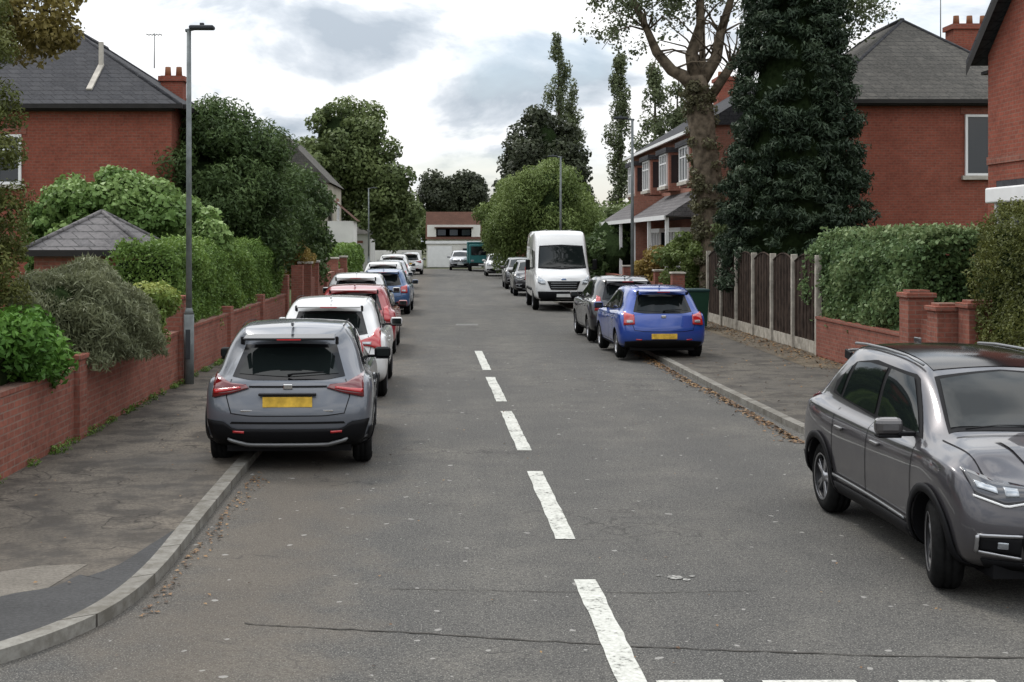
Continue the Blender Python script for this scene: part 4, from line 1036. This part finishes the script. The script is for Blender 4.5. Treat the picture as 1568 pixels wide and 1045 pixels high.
box('front_bumper',h,(0,.08,.55),(1.9,.1,.3),BLACK,.03); box('number_plate',h,(0,.02,.55),(.5,.02,.11),PLATEW)
for y in (.9,4.2):
    for s in (-1,1): lathe('wheel',h,[(-.12,.05),(-.12,.36),(-.08,.4),(.08,.4),(.12,.36),(.12,.05)],RUBBER,24,(s*.9,y,.4))
for s in (-1,1): box('headlamp',h,(s*.75,.085,.85),(.25,.04,.15),CLEARL,.02)

# ------------------------------------------------------------------ sky and sun
el,az=math.radians(52),math.radians(-35)
w=bpy.data.worlds.new('World'); scene.world=w; w.use_nodes=True
N=w.node_tree.nodes; Lk=w.node_tree.links; N.clear()
out=N.new('ShaderNodeOutputWorld')
sky=N.new('ShaderNodeTexSky'); sky.sky_type='NISHITA'; sky.sun_disc=False; sky.sun_elevation=el; sky.sun_rotation=az%(2*math.pi); sky.air_density=1; sky.dust_density=1.5
bgA=N.new('ShaderNodeBackground'); bgA.inputs[1].default_value=.13; Lk.new(sky.outputs[0],bgA.inputs[0])
tc=N.new('ShaderNodeTexCoord'); sp=N.new('ShaderNodeSeparateXYZ'); Lk.new(tc.outputs['Generated'],sp.inputs[0])
def mth(op,a,b):
    m=N.new('ShaderNodeMath'); m.operation=op
    for i,v in enumerate((a,b)):
        if hasattr(v,'is_output'): Lk.new(v,m.inputs[i])
        else: m.inputs[i].default_value=v
    return m.outputs[0]
zz=mth('ADD',mth('MAXIMUM',sp.outputs[2],0.0),.36)
cb=N.new('ShaderNodeCombineXYZ'); Lk.new(mth('DIVIDE',sp.outputs[0],zz),cb.inputs[0]); Lk.new(mth('DIVIDE',sp.outputs[1],zz),cb.inputs[1])
def wn(scale,det,off,dist=.3):
    mp=N.new('ShaderNodeMapping'); mp.inputs['Location'].default_value=off; Lk.new(cb.outputs[0],mp.inputs[0])
    n=N.new('ShaderNodeTexNoise'); n.inputs['Scale'].default_value=scale; n.inputs['Detail'].default_value=det; n.inputs['Roughness'].default_value=.55; n.inputs['Distortion'].default_value=dist
    Lk.new(mp.outputs[0],n.inputs['Vector']); return n.outputs[0]
def wr(f,stops):
    r=N.new('ShaderNodeValToRGB'); e=r.color_ramp.elements
    while len(e)<len(stops): e.new(.5)
    for i,(p,c) in enumerate(stops): e[i].position=p; e[i].color=(*c,1)
    Lk.new(f,r.inputs[0]); return r.outputs[0]
c1=wr(wn(3.0,9,(3.4,1.2,0)),[(.38,(.44,.50,.57)),(.45,(.64,.69,.75)),(.495,(.90,.925,.95)),(.56,(1.0,1.0,1.0))])
gain=mth('ADD',mth('MULTIPLY',mth('MAXIMUM',sp.outputs[2],0.),1.6),1.0)
mulc=N.new('ShaderNodeVectorMath'); mulc.operation='SCALE'; Lk.new(c1,mulc.inputs[0]); Lk.new(gain,mulc.inputs['Scale'])
bgB=N.new('ShaderNodeBackground'); Lk.new(mulc.outputs[0],bgB.inputs[0]); bgB.inputs[1].default_value=1.0
cov=wr(wn(1.8,7,(9,4,0)),[(.38,(.5,)*3),(.46,(1,1,1))])
mx=N.new('ShaderNodeMixShader'); Lk.new(cov,mx.inputs[0]); Lk.new(bgA.outputs[0],mx.inputs[1]); Lk.new(bgB.outputs[0],mx.inputs[2]); Lk.new(mx.outputs[0],out.inputs[0])
sl=bpy.data.lights.new('sun','SUN'); sl.energy=1.5; sl.angle=math.radians(11); sl.color=(1,.95,.88)
so=link(bpy.data.objects.new('sun',sl))
d=Vector((math.sin(az)*math.cos(el),math.cos(az)*math.cos(el),math.sin(el))); so.rotation_euler=d.to_track_quat('Z','Y').to_euler()

# ------------------------------------------------------------------ camera
cam=bpy.data.cameras.new('camera'); co=link(bpy.data.objects.new('camera',cam))
co.location=(0,0,2.5); co.rotation_euler=(math.pi/2,0,0)
cam.lens=45.9; cam.sensor_width=36; cam.shift_x=.0663; cam.shift_y=-.0985; cam.clip_end=3000; cam.clip_start=.1
scene.camera=co
